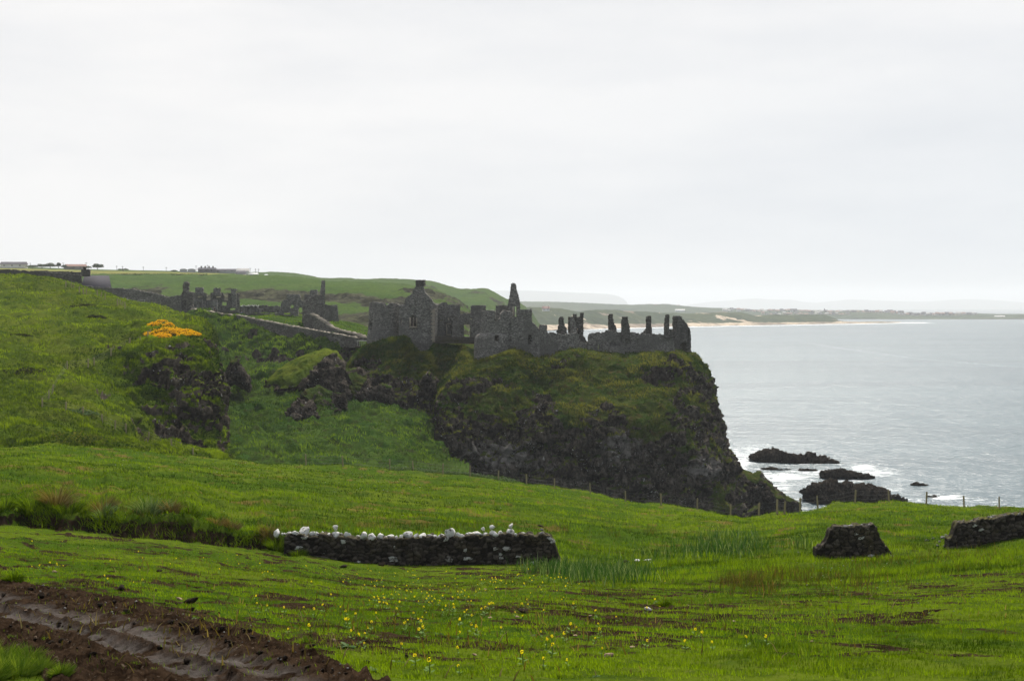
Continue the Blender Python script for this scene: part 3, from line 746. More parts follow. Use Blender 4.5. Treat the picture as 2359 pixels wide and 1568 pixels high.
terrain('distant_hills', [[(u, 716, 24500, 0) for u in Q2_u], [(u, min(v + 14, 712), 25200, 0) for u, v in zip(Q2_u, Q2_sk)], [(u, v, 26000, 0) for u, v in zip(Q2_u, Q2_sk)], [(u, 716, 27500, 0) for u in Q2_u]], 40, 160, MAT['coast'], 4, 200, 0, 4, 131)

# ------------------------------------------------------------------ rocks: closed solids whose outline is given in the photo
def blob(name, poly, d0, front, back, mat, rock=0.8, amp=0.8, scale=3.0, seed=0, na=150, nrr=34, lean=0.0, kind='structure', label=None, cat=None, group=None, pw=2.0):
    poly = np.asarray(poly, float)
    seg = np.linalg.norm(np.diff(np.vstack([poly, poly[:1]]), axis=0), axis=1)
    s = np.concatenate([[0], np.cumsum(seg)])
    t = np.linspace(0, s[-1], na, endpoint=False)
    pc = np.vstack([poly, poly[:1]])
    bu, bv = np.interp(t, s, pc[:, 0]), np.interp(t, s, pc[:, 1])
    cu, cv = (poly[:, 0].min() + poly[:, 0].max()) / 2, (poly[:, 1].min() + poly[:, 1].max()) / 2
    rr = np.concatenate([np.linspace(0.02, 1, nrr), np.linspace(0.97, 0.02, nrr // 2)])
    sgn = np.concatenate([np.ones(nrr), -np.ones(nrr // 2)])
    R = rr[:, None]
    u = cu + (bu - cu)[None, :] * R; v = cv + (bv - cv)[None, :] * R
    prof = (1 - R ** pw) ** (1 / 2.0)
    d = d0 + np.where(sgn[:, None] > 0, -front, back) * prof + lean * (cv - v)
    G = P(u, v, d)
    N = np.cross(np.roll(G, -1, 1) - np.roll(G, 1, 1), np.gradient(G, axis=0))
    N /= np.linalg.norm(N, axis=-1, keepdims=True) + 1e-9
    ctr = P(cu, cv, d0)
    N *= np.where(((G - ctr) * N).sum(-1, keepdims=True) < 0, -1, 1)
    up = N[..., 2]
    rk = sstep(rock - 0.75 * np.clip(up, 0, 1) ** 1.5 + 0.7 * fbm(G, scale * 1.5, 3, 0.5, seed + 5), 0.15, 0.5)
    disp = amp * (1.0 * crag_disp(G, scale * .8, seed) + 0.35 * fbm(G, scale * 0.4, 4, 0.6, seed + 1)) * (0.35 + 0.65 * rk) * np.minimum(1, 0.65 + 1.0 * (1 - R ** 4))
    G = G + N * disp[..., None]
    o = mk(name, G, gridfaces(len(rr), na, True), mat, smooth=True, attrs=dict(rock=rk), loc=None)
    tag(o, label, cat, group, kind)
    return o
blob('mound', [(606, 905), (612, 875), (640, 848), (680, 824), (720, 808), (755, 801), (778, 808), (795, 838), (806, 862), (836, 905), (805, 965), (745, 965), (712, 915), (660, 902)], 268, 7, 16, MAT['hill'], 0.66, 1.3, 3.6, 1, lean=0.07)
blob('mound', [(748, 832), (775, 810), (795, 832), (800, 870), (808, 920), (795, 957), (762, 962), (733, 935), (710, 908), (708, 885), (725, 852)], 259, 6, 10, MAT['crag'], .92, 1.7, 3.6, 2, lean=.05)
blob('mound', [(656, 965), (668, 935), (690, 917), (715, 930), (742, 975), (728, 996), (702, 1006), (674, 990)], 241, 5, 9, MAT['crag'], .95, 1.6, 3.2, 3, lean=.05)
blob('mound', [(735, 935), (768, 902), (800, 905), (806, 942), (775, 962), (750, 965)], 252, 3, 7, MAT['crag'], 1.05, 1.0, 2.4, 4)
blob('mound', [(515, 900), (518, 855), (530, 832), (547, 824), (562, 846), (576, 868), (581, 893), (572, 905), (555, 893), (540, 885)], 256, 4, 9, MAT['crag'], 0.95, 0.8, 2.4, 5)
blob('mound', [(508, 935), (506, 880), (516, 855), (526, 880), (530, 905), (522, 930)], 238, 2.5, 6, MAT['crag'], 1.0, 0.8, 2.0, 6)
blob('mound', [(850, 905), (880, 880), (905, 890), (912, 920), (880, 948), (850, 940)], 262, 3, 6, MAT['crag'], 1.0, 1.0, 2.4, 8)
blob('mound', [(965, 880), (990, 855), (1008, 875), (1006, 905), (985, 930), (968, 915)], 268, 3, 6, MAT['crag'], 1.0, 1.0, 2.4, 9)
blob('crag_foot', [(1640, 1200), (1650, 1110), (1690, 1070), (1715, 1080), (1735, 1088), (1752, 1085), (1770, 1103), (1790, 1124), (1815, 1142), (1850, 1160), (1850, 1200)], 272, 9, 22, MAT['crag'], 1.0, 1.3, 3.0, 7, 220, 50)
SKR = dict(kind=None, cat='sea rock', group='dark rocks breaking the surf')
def skerry(poly, d0, f, b, sd_, label, lean=0.0, amp=1.0, na=170):
    return blob('sea_rock', poly, d0, f, b, MAT['skerry'], 1.4, amp * 1.7, 2.6, sd_, na * 2, 60, lean, None, label, 'sea rock', 'dark rocks breaking the surf', pw=3)
blob('mound', [(792, 848), (820, 846), (848, 868), (866, 905), (850, 948), (806, 960), (782, 915)], 264, 5, 9, MAT['crag'], .80, 1.5, 3.4, 21, lean=.06)
blob('mound', [(690, 905), (735, 885), (775, 905), (790, 950), (770, 985), (730, 975), (700, 940)], 250, 4, 8, MAT['crag'], .85, 1.5, 3.2, 22, lean=.06)
skerry([(1722, 1052), (1742, 1042), (1765, 1033), (1790, 1035), (1812, 1042), (1832, 1049), (1850, 1050), (1864, 1046), (1885, 1053), (1908, 1056), (1930, 1060), (1950, 1066), (1972, 1072), (1960, 1076), (1915, 1078), (1870, 1078), (1830, 1075), (1790, 1072), (1750, 1062)], 366, 7, 14, 11, 'longest dark sea rock lying farthest out from the crag foot', 0.10)
skerry([(1884, 1092), (1905, 1082), (1925, 1079), (1950, 1082), (1975, 1090), (2000, 1094), (2018, 1098), (2000, 1103), (1970, 1102), (1930, 1100), (1900, 1098)], 330, 5, 8, 12, 'small dark sea rock washed by white surf behind the broad one', 0.08, 0.8)
skerry([(1842, 1132), (1858, 1118), (1880, 1114), (1905, 1110), (1940, 1110), (1975, 1113), (2010, 1118), (2040, 1128), (2065, 1140), (2095, 1150), (2080, 1166), (1960, 1172), (1860, 1162)], 292, 8, 12, 13, 'broad dark sea rock just beyond the clifftop fence', 0.09, 1.1)
skerry([(1752, 1079), (1775, 1076), (1800, 1079), (1828, 1084), (1810, 1088), (1775, 1086)], 347, 3, 5, 14, 'low flat sea rock awash between the crag and the longest rock', 0.05, 0.5)
skerry([(1838, 1082), (1855, 1079.5), (1880, 1081), (1885, 1083.5), (1860, 1084.5)], 344, 2, 3, 15, 'thin sliver of sea rock awash in the channel foam', 0.05, 0.35)
skerry([(2098, 1116), (2112, 1112.5), (2132, 1115), (2140, 1117.5), (2120, 1119)], 316, 2, 3, 16, 'tiny sea rock barely showing out in open water', 0.05, 0.35)
skerry([(2130, 1147), (2140, 1143), (2158, 1142.5), (2172, 1146), (2168, 1150), (2145, 1151)], 297, 2, 3, 17, 'little round sea rock beside the breaking wave', 0.05, 0.4)

# ------------------------------------------------------------------ sea
vs = np.concatenate([[3000, 2000, 1500, 1300], np.arange(1250, 730, -1.3), np.arange(730, 713.5, -0.6)])
us = np.concatenate([np.linspace(-6000, 900, 60), np.linspace(915, 2500, 640), np.linspace(2520, 6000, 60)])
U, Vv = np.meshgrid(us, vs)
Gs = P(U, Vv, CAMZ * FPX / (Vv - VH)); Gs[..., 2] = 0
fo = np.zeros_like(U)
for (a, b, ra, rb, s) in [(1700, 1060, 60, 40, 1.0), (1735, 1040, 55, 22, .9), (1800, 1098, 90, 16, 1.2), (1870, 1088, 90, 9, 1.0), (1800, 1120, 50, 22, .9), (1990, 1078, 40, 12, 1.2), (2020, 1088, 55, 14, 1.0),
                          (1960, 1106, 70, 7, 1.0), (2075, 1110, 60, 12, .6), (2185, 1145, 55, 8, 1.25), (2110, 1150, 60, 12, .8), (2250, 1152, 70, 8, .8), (2050, 1128, 60, 10, .7), (1840, 1068, 60, 5, .7), (1668, 1010, 30, 40, .5), (2270, 1165, 120, 16, .5)]:
    fo = np.maximum(fo, s * np.exp(-((U - a) / ra) ** 2 - ((Vv - b) / rb) ** 2))
surf = np.zeros_like(U)
wlv = np.interp(U, I_u, I_wl)
surf = np.exp(-((Vv - wlv - 1.0) / 1.7) ** 2) * sstep(U, 1250, 1400) * (1 - sstep(U, 2120, 2180))
fo = np.maximum(fo, surf * 1.3)
wake = np.exp(-((Vv - np.interp(U, [1800, 1900, 2010, 2130, 2260, 2400], [775, 797, 812, 828, 838, 850])) / 3.0) ** 2) * sstep(U, 1780, 1900) * 0.42
fo = np.maximum(fo, wake)
def sea_mat():
    m = M_('sea_water')
    p = m.pos((1, 1, 0))
    chop = m.noise(m.pos((0.35, 1.0, 0)), 0.30, 5, 0.62)
    fine = m.noise(m.pos((0.5, 1.0, 0)), 1.1, 4, 0.6)
    swell = m.noise(m.pos((0.5, 1.0, 0)), 0.07, 5, 0.62)
    h = m.math('ADD', m.math('MULTIPLY', chop, 1.0), m.math('ADD', m.math('MULTIPLY', fine, 0.30), m.math('MULTIPLY', swell, 1.8)))
    nrm = m.bump(h, 1.0, 1.0)
    col = m.mix(m.ramp(m.noise(m.pos((0.2, 1, 0)), 0.012, 4), 0.35, 0.65), (0.034, 0.072, 0.092), (0.060, 0.105, 0.125))
    lace = m.noise(m.pos((.55, 1.0, 0)), 0.42, 8, 0.74, 1.4)
    f = m.ramp(m.math('ADD', m.attr('foam'), m.math('MULTIPLY', m.math('SUBTRACT', lace, 0.5), 3.6)), 0.52, 1.05)
    caps = m.math('MULTIPLY', m.ramp(m.noise(m.pos((0.35, 1.2, 0)), 0.22, 6, 0.7), 0.71, 0.78), 0.3)
    f = m.math('MAXIMUM', f, caps)
    c = m.mix(f, col, (0.80, 0.83, 0.84))
    m.prin(c, m.ramp(f, 0, 1, 0.27, 0.8), 0.5, nrm, IOR=1.33)
    return m.m
MAT['sea'] = sea_mat()
fo = fo * .80
tag(mk('sea', Gs, gridfaces(*U.shape), MAT['sea'], smooth=True, attrs=dict(foam=fo)), kind='structure')

# ------------------------------------------------------------------ masonry
def masonry(poly, dfun, thick=0.9, cell=1.7, holes=(), rnd=None, rag=0.9, rough=0.10, seed=0, backlow=0.0):
    """ruined wall from its outline (u,v): a shell of stone-sized cells with front, back and broken edges.
    dfun: (d_left, d_right) over the outline or callable(u). rnd=(d_centre, [(v,uL,uR),...]) makes a round tower."""
    poly = np.asarray(poly, float)
    u0, u1, v0, v1 = poly[:, 0].min(), poly[:, 0].max(), poly[:, 1].min(), poly[:, 1].max()
    nv = max(2, int(np.ceil((v1 - v0) / cell)))
    vg = np.linspace(v0, v1, nv + 1)
    if rnd is None:
        nu = max(2, int(np.ceil((u1 - u0) / cell)))
        ug = np.linspace(u0, u1, nu + 1)
        Ug, Vg = np.meshgrid(ug, vg)
        wrap = False
    else:
        dc, prof = rnd
        prof = sorted(prof)
        pv_, pl, pr = zip(*prof)
        uL, uR = np.interp(vg, pv_, pl), np.interp(vg, pv_, pr)
        nu = int(np.ceil(np.pi * (u1 - u0) / cell))
        th = np.linspace(-np.pi, np.pi, nu, endpoint=False)
        uc, ww = (uL + uR) / 2, (uR - uL) / 2
        Ug = uc[:, None] + ww[:, None] * np.sin(th)[None, :]
        Vg = np.repeat(vg[:, None], nu, 1)
        wrap = True
    nc = Ug.shape[1]
    rr = np.random.RandomState(seed + 100)
    Uj = Ug + (rr.rand(*Ug.shape) - .5) * cell * .5 * (0.6 if wrap else 1)
    Vj = Vg + (rr.rand(*Ug.shape) - .5) * cell * .5
    if rnd is None:
        if callable(dfun): D = dfun(Ug)
        else: D = dfun[0] + (dfun[1] - dfun[0]) * (Ug - u0) / max(u1 - u0, 1e-6)
        F = P(Uj, Vj, D)
        gx = np.gradient(F[..., 0], axis=1).mean(0); gy = np.gradient(P(Ug, Vg, D)[..., 1], axis=1).mean(0)
        n = np.stack([-gy, gx, 0 * gx], -1); n /= np.linalg.norm(n, axis=-1, keepdims=True) + 1e-9
        n = np.where(n[:, 1:2] < 0, -n, n)[None]
    else:
        Rr = ww[:, None] * dc / FPX
        D = dc - Rr * np.cos(th)[None, :]
        F = P(uc[:, None], Vj, dc + 0 * D)
        F[..., 0] += Rr * np.sin(th + (rr.rand(*Ug.shape) - .5) * .4 * 2 * np.pi / nc)
        F[..., 1] = D
        n = np.stack([-np.sin(th), np.cos(th), 0 * th], -1)[None]
    F = F - n * (rough * (rr.rand(*Ug.shape)[..., None] - .35) + 0.16 * fbm(F, 1.6, 3, .6, seed)[..., None])
    Bk = F + n * thick + (rr.rand(*F.shape) - .5) * rough
    # cells
    if wrap:
        cU = (Ug[:-1] + np.roll(Ug, -1, 1)[:-1]) / 2; cV = (Vg[:-1] + Vg[1:]) / 2
        fr = np.cos(th + np.pi / nc) > 0
    else:
        cU = (Ug[:-1, :-1] + Ug[1:, 1:]) / 2; cV = (Vg[:-1, :-1] + Vg[1:, 1:]) / 2
        fr = np.ones(nc - 1, bool)
    pn = np.stack([cU, cV, cU * 0 + seed], -1)
    jx, jy = rag * 2.2 * vnoise(pn / 3.1), rag * 2.2 * vnoise(pn / 3.3 + 9.2)
    jx[:] *= 0.6
    q = cU + jx, cV + jy
    if wrap:
        msk = inpoly(np.clip(q[0], u0 + .3, u1 - .3), q[1], poly)
        msk &= cV > np.interp(cU, [u0, u1], [v0, v0])
    else:
        msk = inpoly(q[0], q[1], poly)
    for h in holes:
        msk &= ~(inpoly(cU + jx * .25, cV + jy * .25, h) & fr[None, :])
    nr_, ncell = msk.shape
    tot = F.shape[0] * nc
    idx = np.arange(tot).reshape(F.shape[0], nc)
    nx = (lambda a: np.roll(a, -1, 1)) if wrap else (lambda a: a[:, 1:])
    A = idx[:-1, :ncell]; B = nx(idx)[:-1]; Cc = nx(idx)[1:]; Dd = idx[1:, :ncell]
    m = msk
    faces = [np.stack([A, Dd, Cc, B], -1)[m], np.stack([A, B, Cc, Dd], -1)[m] + tot]
    up = np.vstack([np.zeros((1, ncell), bool), m[:-1]]); dn = np.vstack([m[1:], np.zeros((1, ncell), bool)])
    if wrap: lf, rt = np.roll(m, 1, 1), np.roll(m, -1, 1)
    else:
        z = np.zeros((nr_, 1), bool); lf = np.hstack([z, m[:, :-1]]); rt = np.hstack([m[:, 1:], z])
    for nb, p, q_ in ((up, A, B), (dn, Cc, Dd), (lf, Dd, A), (rt, B, Cc)):
        e = m & ~nb
        faces.append(np.stack([p, q_, q_ + tot, p + tot], -1)[e])
    V = np.concatenate([F.reshape(-1, 3), Bk.reshape(-1, 3)])
    Fa = np.concatenate(faces)
    used = np.unique(Fa)
    remap = np.full(len(V), -1); remap[used] = np.arange(len(used))
    return V[used], remap[Fa]
def Z3(*pts): return [(806.3 + x / 5.1206, 622.0 + y / 5.1206) for x, y in pts]
def Z4(*pts): return [(1209.4 + x / 5.1206, 622.0 + y / 5.1206) for x, y in pts]
def Z2(*pts): return [(403.1 + x / 4.9505, 604.7 + y / 4.9505) for x, y in pts]
def Z1(*pts): return [(x / 4.537, 575.9 + y / 4.537) for x, y in pts]
def rect(a, b, c_, d_): return [(a, c_), (b, c_), (b, d_), (a, d_)]
def box(V, F, c0, size, rz=0.0):
    x, y, z = [s / 2 for s in size]
    ca, sa = math.cos(rz), math.sin(rz)
    b = len(V)
    for sx, sy, sz in [(-1, -1, -1), (1, -1, -1), (1, 1, -1), (-1, 1, -1), (-1, -1, 1), (1, -1, 1), (1, 1, 1), (-1, 1, 1)]:
        px, py = sx * x, sy * y
        V.append((c0[0] + px * ca - py * sa, c0[1] + px * sa + py * ca, c0[2] + sz * z))
    F += [tuple(b + i for i in q) for q in [(3, 2, 1, 0), (4, 5, 6, 7), (0, 1, 5, 4), (1, 2, 6, 5), (2, 3, 7, 6), (3, 0, 4, 7)]]
def bar(V, F, a, b, r, n=5):
    a, b = np.asarray(a, float), np.asarray(b, float)
    t = b - a; t /= np.linalg.norm(t) + 1e-9
    s = np.cross(t, (0, 0, 1)) if abs(t[2]) < .9 else np.cross(t, (1, 0, 0))
    s /= np.linalg.norm(s); q = np.cross(t, s)
    k0 = len(V)
    for c0 in (a, b):
        for i in range(n):
            an = 2 * math.pi * i / n
            V.append(tuple(c0 + r * (math.cos(an) * s + math.sin(an) * q)))
    for i in range(n):
        j = (i + 1) % n
        F.append((k0 + i, k0 + j, k0 + n + j, k0 + n + i))
def base_of(poly, d):
    p = np.asarray(poly, float)
    return P((p[:, 0].min() + p[:, 0].max()) / 2, p[:, 1].max(), d)
def wallpart(name, parent, mat, *a, **k):
    V, F = masonry(*a, **k)
    return mk(name, V, F, mat, parent=parent)
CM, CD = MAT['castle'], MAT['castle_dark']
GC = 'roofless castle ruins on the crag'

# 1 left round tower
o = empty('round_tower', base_of(Z3((230, 385), (600, 900)), 290), 'left round tower of the castle, broad and flared at its foot, beside the gabled house', 'tower', GC)
p = Z3((185, 960), (185, 380), (230, 385), (300, 380), (395, 388), (425, 428), (450, 415), (490, 390), (540, 390), (580, 408), (640, 410), (640, 960))
wallpart('wall', o, CM, p, None, rnd=(289.5, [(622 + y / 5.1206, 806.3 + a / 5.1206, 806.3 + 615 / 5.1206) for y, a in ((380, 230), (600, 226), (700, 221), (800, 205), (960, 184))]),
         holes=[Z3((240, 715), (236, 640), (246, 608), (266, 608), (276, 640), (272, 690), (262, 715)), Z3(*rect(425, 440, 775, 805)), Z3((240, 840), (258, 845), (245, 880))], seed=1)
# 2 gabled house
o = empty('gable_house', base_of(Z3((580, 120), (1000, 1010)), 284.5), 'steep stepped gable wall with a single chimney on top and one arched window', 'gable', GC)
p = Z3((575, 780), (575, 412), (635, 405), (645, 350), (690, 300), (742, 270), (738, 240), (765, 205), (778, 184), (852, 184), (875, 262), (905, 285), (945, 335), (982, 385), (995, 400), (1002, 600), (1000, 850), (985, 870), (972, 1015), (830, 1000), (735, 960), (575, 960))
wallpart('wall', o, CM, p, (284.8, 283.6), thick=1.1, rag=.4, holes=[Z3((706, 665), (706, 565), (735, 537), (770, 540), (788, 560), (788, 665)), Z3(*rect(596, 612, 578, 632))], seed=2)
wallpart('chimney', o, CD, Z3((774, 186), (774, 120), (785, 117), (845, 117), (852, 124), (852, 186)), (284.2, 283.7), thick=1.6, rag=.5, seed=3)
wallpart('side_wall', o, CM, Z3((1004, 860), (1002, 395), (1035, 400), (1040, 520), (1040, 860)), (284.2, 291), thick=0.8, seed=4)
V, F = [], []
for k, y in enumerate(range(470, 840, 23)):
    w = 46 if k % 2 else 30
    a = P(806.3 + (1000 - w / 2) / 5.1206, 622 + y / 5.1206, 283.32)
    box(V, F, a, (w / 5.1206 * 284 / FPX, 0.4, 20 / 5.1206 * 284 / FPX))
mk('quoin', V, np.array(F), MAT['quoin'], parent=o)
V, F = [], []
for x0_, x1_, y0_, y1_ in ((700, 716, 556, 668), (698, 796, 666, 680), (784, 792, 560, 668)):
    a = P(806.3 + (x0_ + x1_) / 2 / 5.1206, 622 + (y0_ + y1_) / 2 / 5.1206, 284.15)
    box(V, F, a, ((x1_ - x0_) / 5.1206 * 284 / FPX, 0.5, (y1_ - y0_) / 5.1206 * 284 / FPX))
bar_a = P(806.3 + 748 / 5.1206, 622 + 610 / 5.1206, 284.5)
box(V, F, bar_a, (0.12, 0.15, 110 / 5.1206 * 284 / FPX))
mk('window_frame', V, np.array(F), MAT['quoin'], parent=o)
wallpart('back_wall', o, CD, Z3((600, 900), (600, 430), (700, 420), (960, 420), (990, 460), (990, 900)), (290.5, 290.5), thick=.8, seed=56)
# 3 hall behind the bridge
o = empty('ruined_hall', base_of(Z3((1000, 380), (1600, 850)), 292), 'low battlemented hall wall with an open doorway behind the footbridge', 'ruined hall', GC)
p = Z3((1010, 870), (1010, 400), (1070, 402), (1076, 380), (1140, 380), (1148, 402), (1300, 415), (1302, 515), (1428, 515), (1430, 415), (1500, 412), (1597, 416), (1602, 500), (1602, 870))
wallpart('wall', o, CM, p, (291.5, 293.5), thick=1.0, holes=[Z3((1342, 785), (1342, 640), (1425, 635), (1425, 785)), Z3(*rect(1153, 1172, 563, 592)), Z3(*rect(1072, 1084, 580, 600)), Z3(*rect(1425, 1450, 565, 590))], seed=5)
wallpart('broken_wall', o, CM, Z3((1200, 860), (1205, 540), (1240, 512), (1290, 520), (1330, 560), (1345, 620), (1300, 700), (1310, 780), (1290, 860)), (290.4, 290.8), thick=.8, seed=6)
V, F = [], []
for x0_, x1_, y0_, y1_ in ((1138, 1222, 628, 642), (1140, 1222, 755, 770), (1136, 1146, 640, 770)):
    a = P(806.3 + (x0_ + x1_) / 2 / 5.1206, 622 + (y0_ + y1_) / 2 / 5.1206, 291.5)
    box(V, F, a, ((x1_ - x0_) / 5.1206 * 292 / FPX, 0.5, (y1_ - y0_) / 5.1206 * 292 / FPX))
mk('window_frame', V, np.array(F), MAT['quoin'], parent=o)
# footbridge with its boarded parapet
a, b = P(806.3 + 1010 / 5.1206, 622 + 848 / 5.1206, 282.5), P(806.3 + 1480 / 5.1206, 622 + 856 / 5.1206, 280.5)
o = empty('footbridge', (a + b) / 2, 'long boarded footbridge parapet between the gabled house and the second tower', 'bridge')
V, F = [], []
box(V, F, (a + b) / 2 + (0, 0.9, -0.1), (np.linalg.norm(b - a), 2.0, 0.25), math.atan2(b[1] - a[1], b[0] - a[0]))
mk('deck', V, np.array(F), MAT['oldwood'], parent=o)
V, F = [], []
for t in np.arange(0.004, 1, 0.0165):
    q = a + (b - a) * t
    box(V, F, q + (0, 0, 0.52), (0.105, 0.04, 1.0))
mk('paling', V, np.array(F), MAT['oldwood'], parent=o)
V, F = [], []
for h in (0.05, 1.06):
    bar(V, F, a + (0, -.06, h), b + (0, -.06, h), 0.06)
mk('handrail', V, np.array(F), MAT['oldwood'], parent=o)
# small landward bridge with white rail at the foot of the left tower
a, b = P(806.3 + 85 / 5.1206, 622 + 838 / 5.1206, 291), P(806.3 + 200 / 5.1206, 622 + 838 / 5.1206, 289)
o = empty('footbridge', (a + b) / 2, 'short footbridge with a white rail joining the estate wall to the left round tower', 'bridge')
V, F = [], []
bar(V, F, a + (0, 0, .1), b + (0, 0, .1), 0.07)
mk('handrail', V, np.array(F), MAT['rail'], parent=o)
V, F = [], []
for t in np.linspace(.02, .98, 6):
    q = a + (b - a) * t; bar(V, F, q + (0, 0, -1.0), q + (0, 0, .1), 0.04)
mk('railing_post', V, np.array(F), MAT['rail'], parent=o)
V, F = [], []
box(V, F, (a + b) / 2 + (0, .6, -1.2), (abs(b[0] - a[0]) + .6, 1.4, .3))
mk('deck', V, np.array(F), MAT['oldwood'], parent=o)
# 4 second round tower
o = empty('round_tower', base_of(Z3((1470, 480), (1910, 1095)), 277), 'right round castle tower with a broken notch in its rim and one square window', 'tower', GC)
p = Z3((1440, 1130), (1440, 482), (1600, 480), (1690, 474), (1712, 500), (1718, 620), (1740, 600), (1752, 572), (1780, 565), (1786, 520), (1830, 478), (1905, 490), (1950, 500), (1950, 1130))
wallpart('wall', o, CM, p, None, thick=1.0, rnd=(276.6, [(622 + y / 5.1206, 806.3 + a / 5.1206, 806.3 + 1918 / 5.1206) for y, a in ((474, 1545), (700, 1541), (740, 1534), (775, 1486), (800, 1470), (1130, 1462))]),
         holes=[Z3(*rect(1545, 1559, 552, 638)), Z3(*rect(1708, 1762, 768, 832))], seed=7)
# 5 joining wall
o = empty('curtain_wall', base_of(Z3((1890, 455), (2245, 1080)), 275), 'tall wall sloping down on the right of the notched round tower', 'wall', GC)
p = Z3((1890, 1100), (1895, 570), (1960, 550), (2005, 520), (2012, 468), (2070, 462), (2138, 455), (2142, 610), (2180, 640), (2236, 716), (2243, 960), (2228, 1110))
wallpart('wall', o, CM, p, (274.6, 273.6), thick=1.0, holes=[Z3((2100, 875), (2096, 770), (2140, 765), (2145, 800), (2128, 875))], seed=8)
wallpart('blocking', o, CD, Z3((2085, 890), (2085, 755), (2155, 755), (2155, 890)), (275.3, 275.1), thick=.4, rag=.2, seed=58)
# 6 pointed gable fragment and stump behind
o = empty('gable_fragment', base_of(Z3((1860, 150), (2010, 600)), 281), 'tall pointed sliver of gable rising like a spire behind the notched tower', 'gable', GC)
wallpart('wall', o, CM, Z3((1860, 640), (1860, 410), (1868, 360), (1885, 290), (1895, 210), (1898, 165), (1918, 162), (1922, 148), (1930, 160), (1955, 162), (1962, 205), (1985, 290), (1998, 340), (2008, 410), (2008, 640)), (281, 281), thick=1.3, rag=.35, cell=1.3, holes=[Z3(*rect(1944, 1962, 425, 560))], seed=9)
V, F = [], []
box(V, F, P(806.3 + 1924 / 5.1206, 622 + 490 / 5.1206, 280.9), (20 / 5.1206 * 281 / FPX, .3, 120 / 5.1206 * 281 / FPX))
mk('window_frame', V, np.array(F), MAT['quoin'], parent=o)
o = empty('wall_stump', base_of(Z3((1718, 410), (1890, 600)), 284), 'square stump of wall showing above the rim of the notched tower', 'wall', GC)
wallpart('wall', o, CM, Z3((1718, 640), (1718, 418), (1780, 415), (1800, 408), (1888, 410), (1890, 640)), (284, 284), seed=10)
# 7 pillar and low walls east
o = empty('wall_pillar', base_of(Z4((175, 645), (395, 1000)), 275), 'squat pillar with a stepped wall falling away right of the sloping wall', 'pillar', GC)
wallpart('wall', o, CM, Z4((170, 1010), (180, 660), (200, 645), (258, 645), (264, 742), (298, 765), (308, 790), (340, 800), (390, 840), (392, 1010)), (274.5, 276), seed=11)
o = empty('broken_pillar', base_of(Z4((375, 550), (500, 780)), 283), 'ragged tooth of wall left of the twin-topped tower', 'pillar', GC)
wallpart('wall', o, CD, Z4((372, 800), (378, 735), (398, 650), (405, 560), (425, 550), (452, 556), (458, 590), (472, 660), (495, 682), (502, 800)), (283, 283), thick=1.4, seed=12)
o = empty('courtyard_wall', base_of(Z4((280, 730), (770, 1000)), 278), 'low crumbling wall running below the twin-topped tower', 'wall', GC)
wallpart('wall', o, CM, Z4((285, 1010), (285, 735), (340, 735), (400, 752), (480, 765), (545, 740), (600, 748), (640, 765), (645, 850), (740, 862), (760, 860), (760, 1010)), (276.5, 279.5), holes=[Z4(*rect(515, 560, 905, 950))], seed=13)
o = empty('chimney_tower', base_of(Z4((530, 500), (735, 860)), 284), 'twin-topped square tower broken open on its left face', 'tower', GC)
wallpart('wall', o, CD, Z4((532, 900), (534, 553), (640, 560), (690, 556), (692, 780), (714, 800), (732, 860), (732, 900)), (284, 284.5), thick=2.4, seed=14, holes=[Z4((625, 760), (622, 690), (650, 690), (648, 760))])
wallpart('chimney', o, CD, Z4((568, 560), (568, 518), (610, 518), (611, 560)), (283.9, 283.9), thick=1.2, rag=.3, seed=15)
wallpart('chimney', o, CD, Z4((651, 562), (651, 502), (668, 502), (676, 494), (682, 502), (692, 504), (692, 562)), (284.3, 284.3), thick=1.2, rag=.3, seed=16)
wallpart('broken_wall', o, CM, Z4((534, 770), (534, 560), (575, 556), (600, 640), (612, 740), (605, 770)), (283.4, 283.4), thick=.7, seed=17)
# 11 long outer wall with its chimneys
o = empty('manor_wall', base_of(Z4((745, 735), (1770, 1050)), 279), 'long battered outer wall with four slender chimneys standing above it', 'wall', GC)
p = Z4((742, 1000), (745, 860), (752, 775), (762, 745), (797, 745), (800, 792), (806, 740), (855, 740), (862, 726), (888, 730), (895, 740), (950, 742), (955, 712), (1010, 706), (1040, 725), (1140, 732), (1240, 735), (1372, 752), (1385, 738), (1400, 750), (1500, 752), (1640, 758), (1648, 770), (1755, 795), (1768, 960), (1768, 1080), (1180, 1080), (920, 1040))
wallpart('wall', o, CM, p, (279, 281.5), thick=1.0, holes=[Z4((1000, 906), (1000, 870), (1018, 848), (1050, 846), (1072, 868), (1075, 906)), Z4(*rect(1386, 1397, 978, 1006)), Z4(*rect(860, 880, 880, 930))], seed=18)
wallpart('niche', o, CM, Z4((990, 915), (990, 840), (1085, 840), (1085, 915)), (279.9, 280.1), thick=.5, rag=.2, seed=57)
for i, (pp, d_, th_) in enumerate([(Z4((985, 745), (988, 530), (1000, 517), (1038, 518), (1042, 580), (1055, 640), (1080, 675), (1080, 745)), 283.5, 1.5),
                                  (Z4((1140, 820), (1142, 600), (1150, 550), (1218, 550), (1222, 632), (1238, 645), (1240, 820)), 278.8, 1.3),
                                  (Z4((1400, 775), (1402, 725), (1412, 708), (1426, 700), (1434, 640), (1434, 545), (1490, 540), (1492, 665), (1498, 690), (1496, 775)), 284.5, 1.4),
                                  (Z4((1645, 800), (1648, 640), (1660, 540), (1680, 522), (1702, 530), (1706, 690), (1732, 712), (1746, 775), (1746, 800)), 280.8, 1.2)]):
    wallpart('chimney', o, CD, pp, (d_, d_), thick=th_, rag=.5, seed=20 + i)
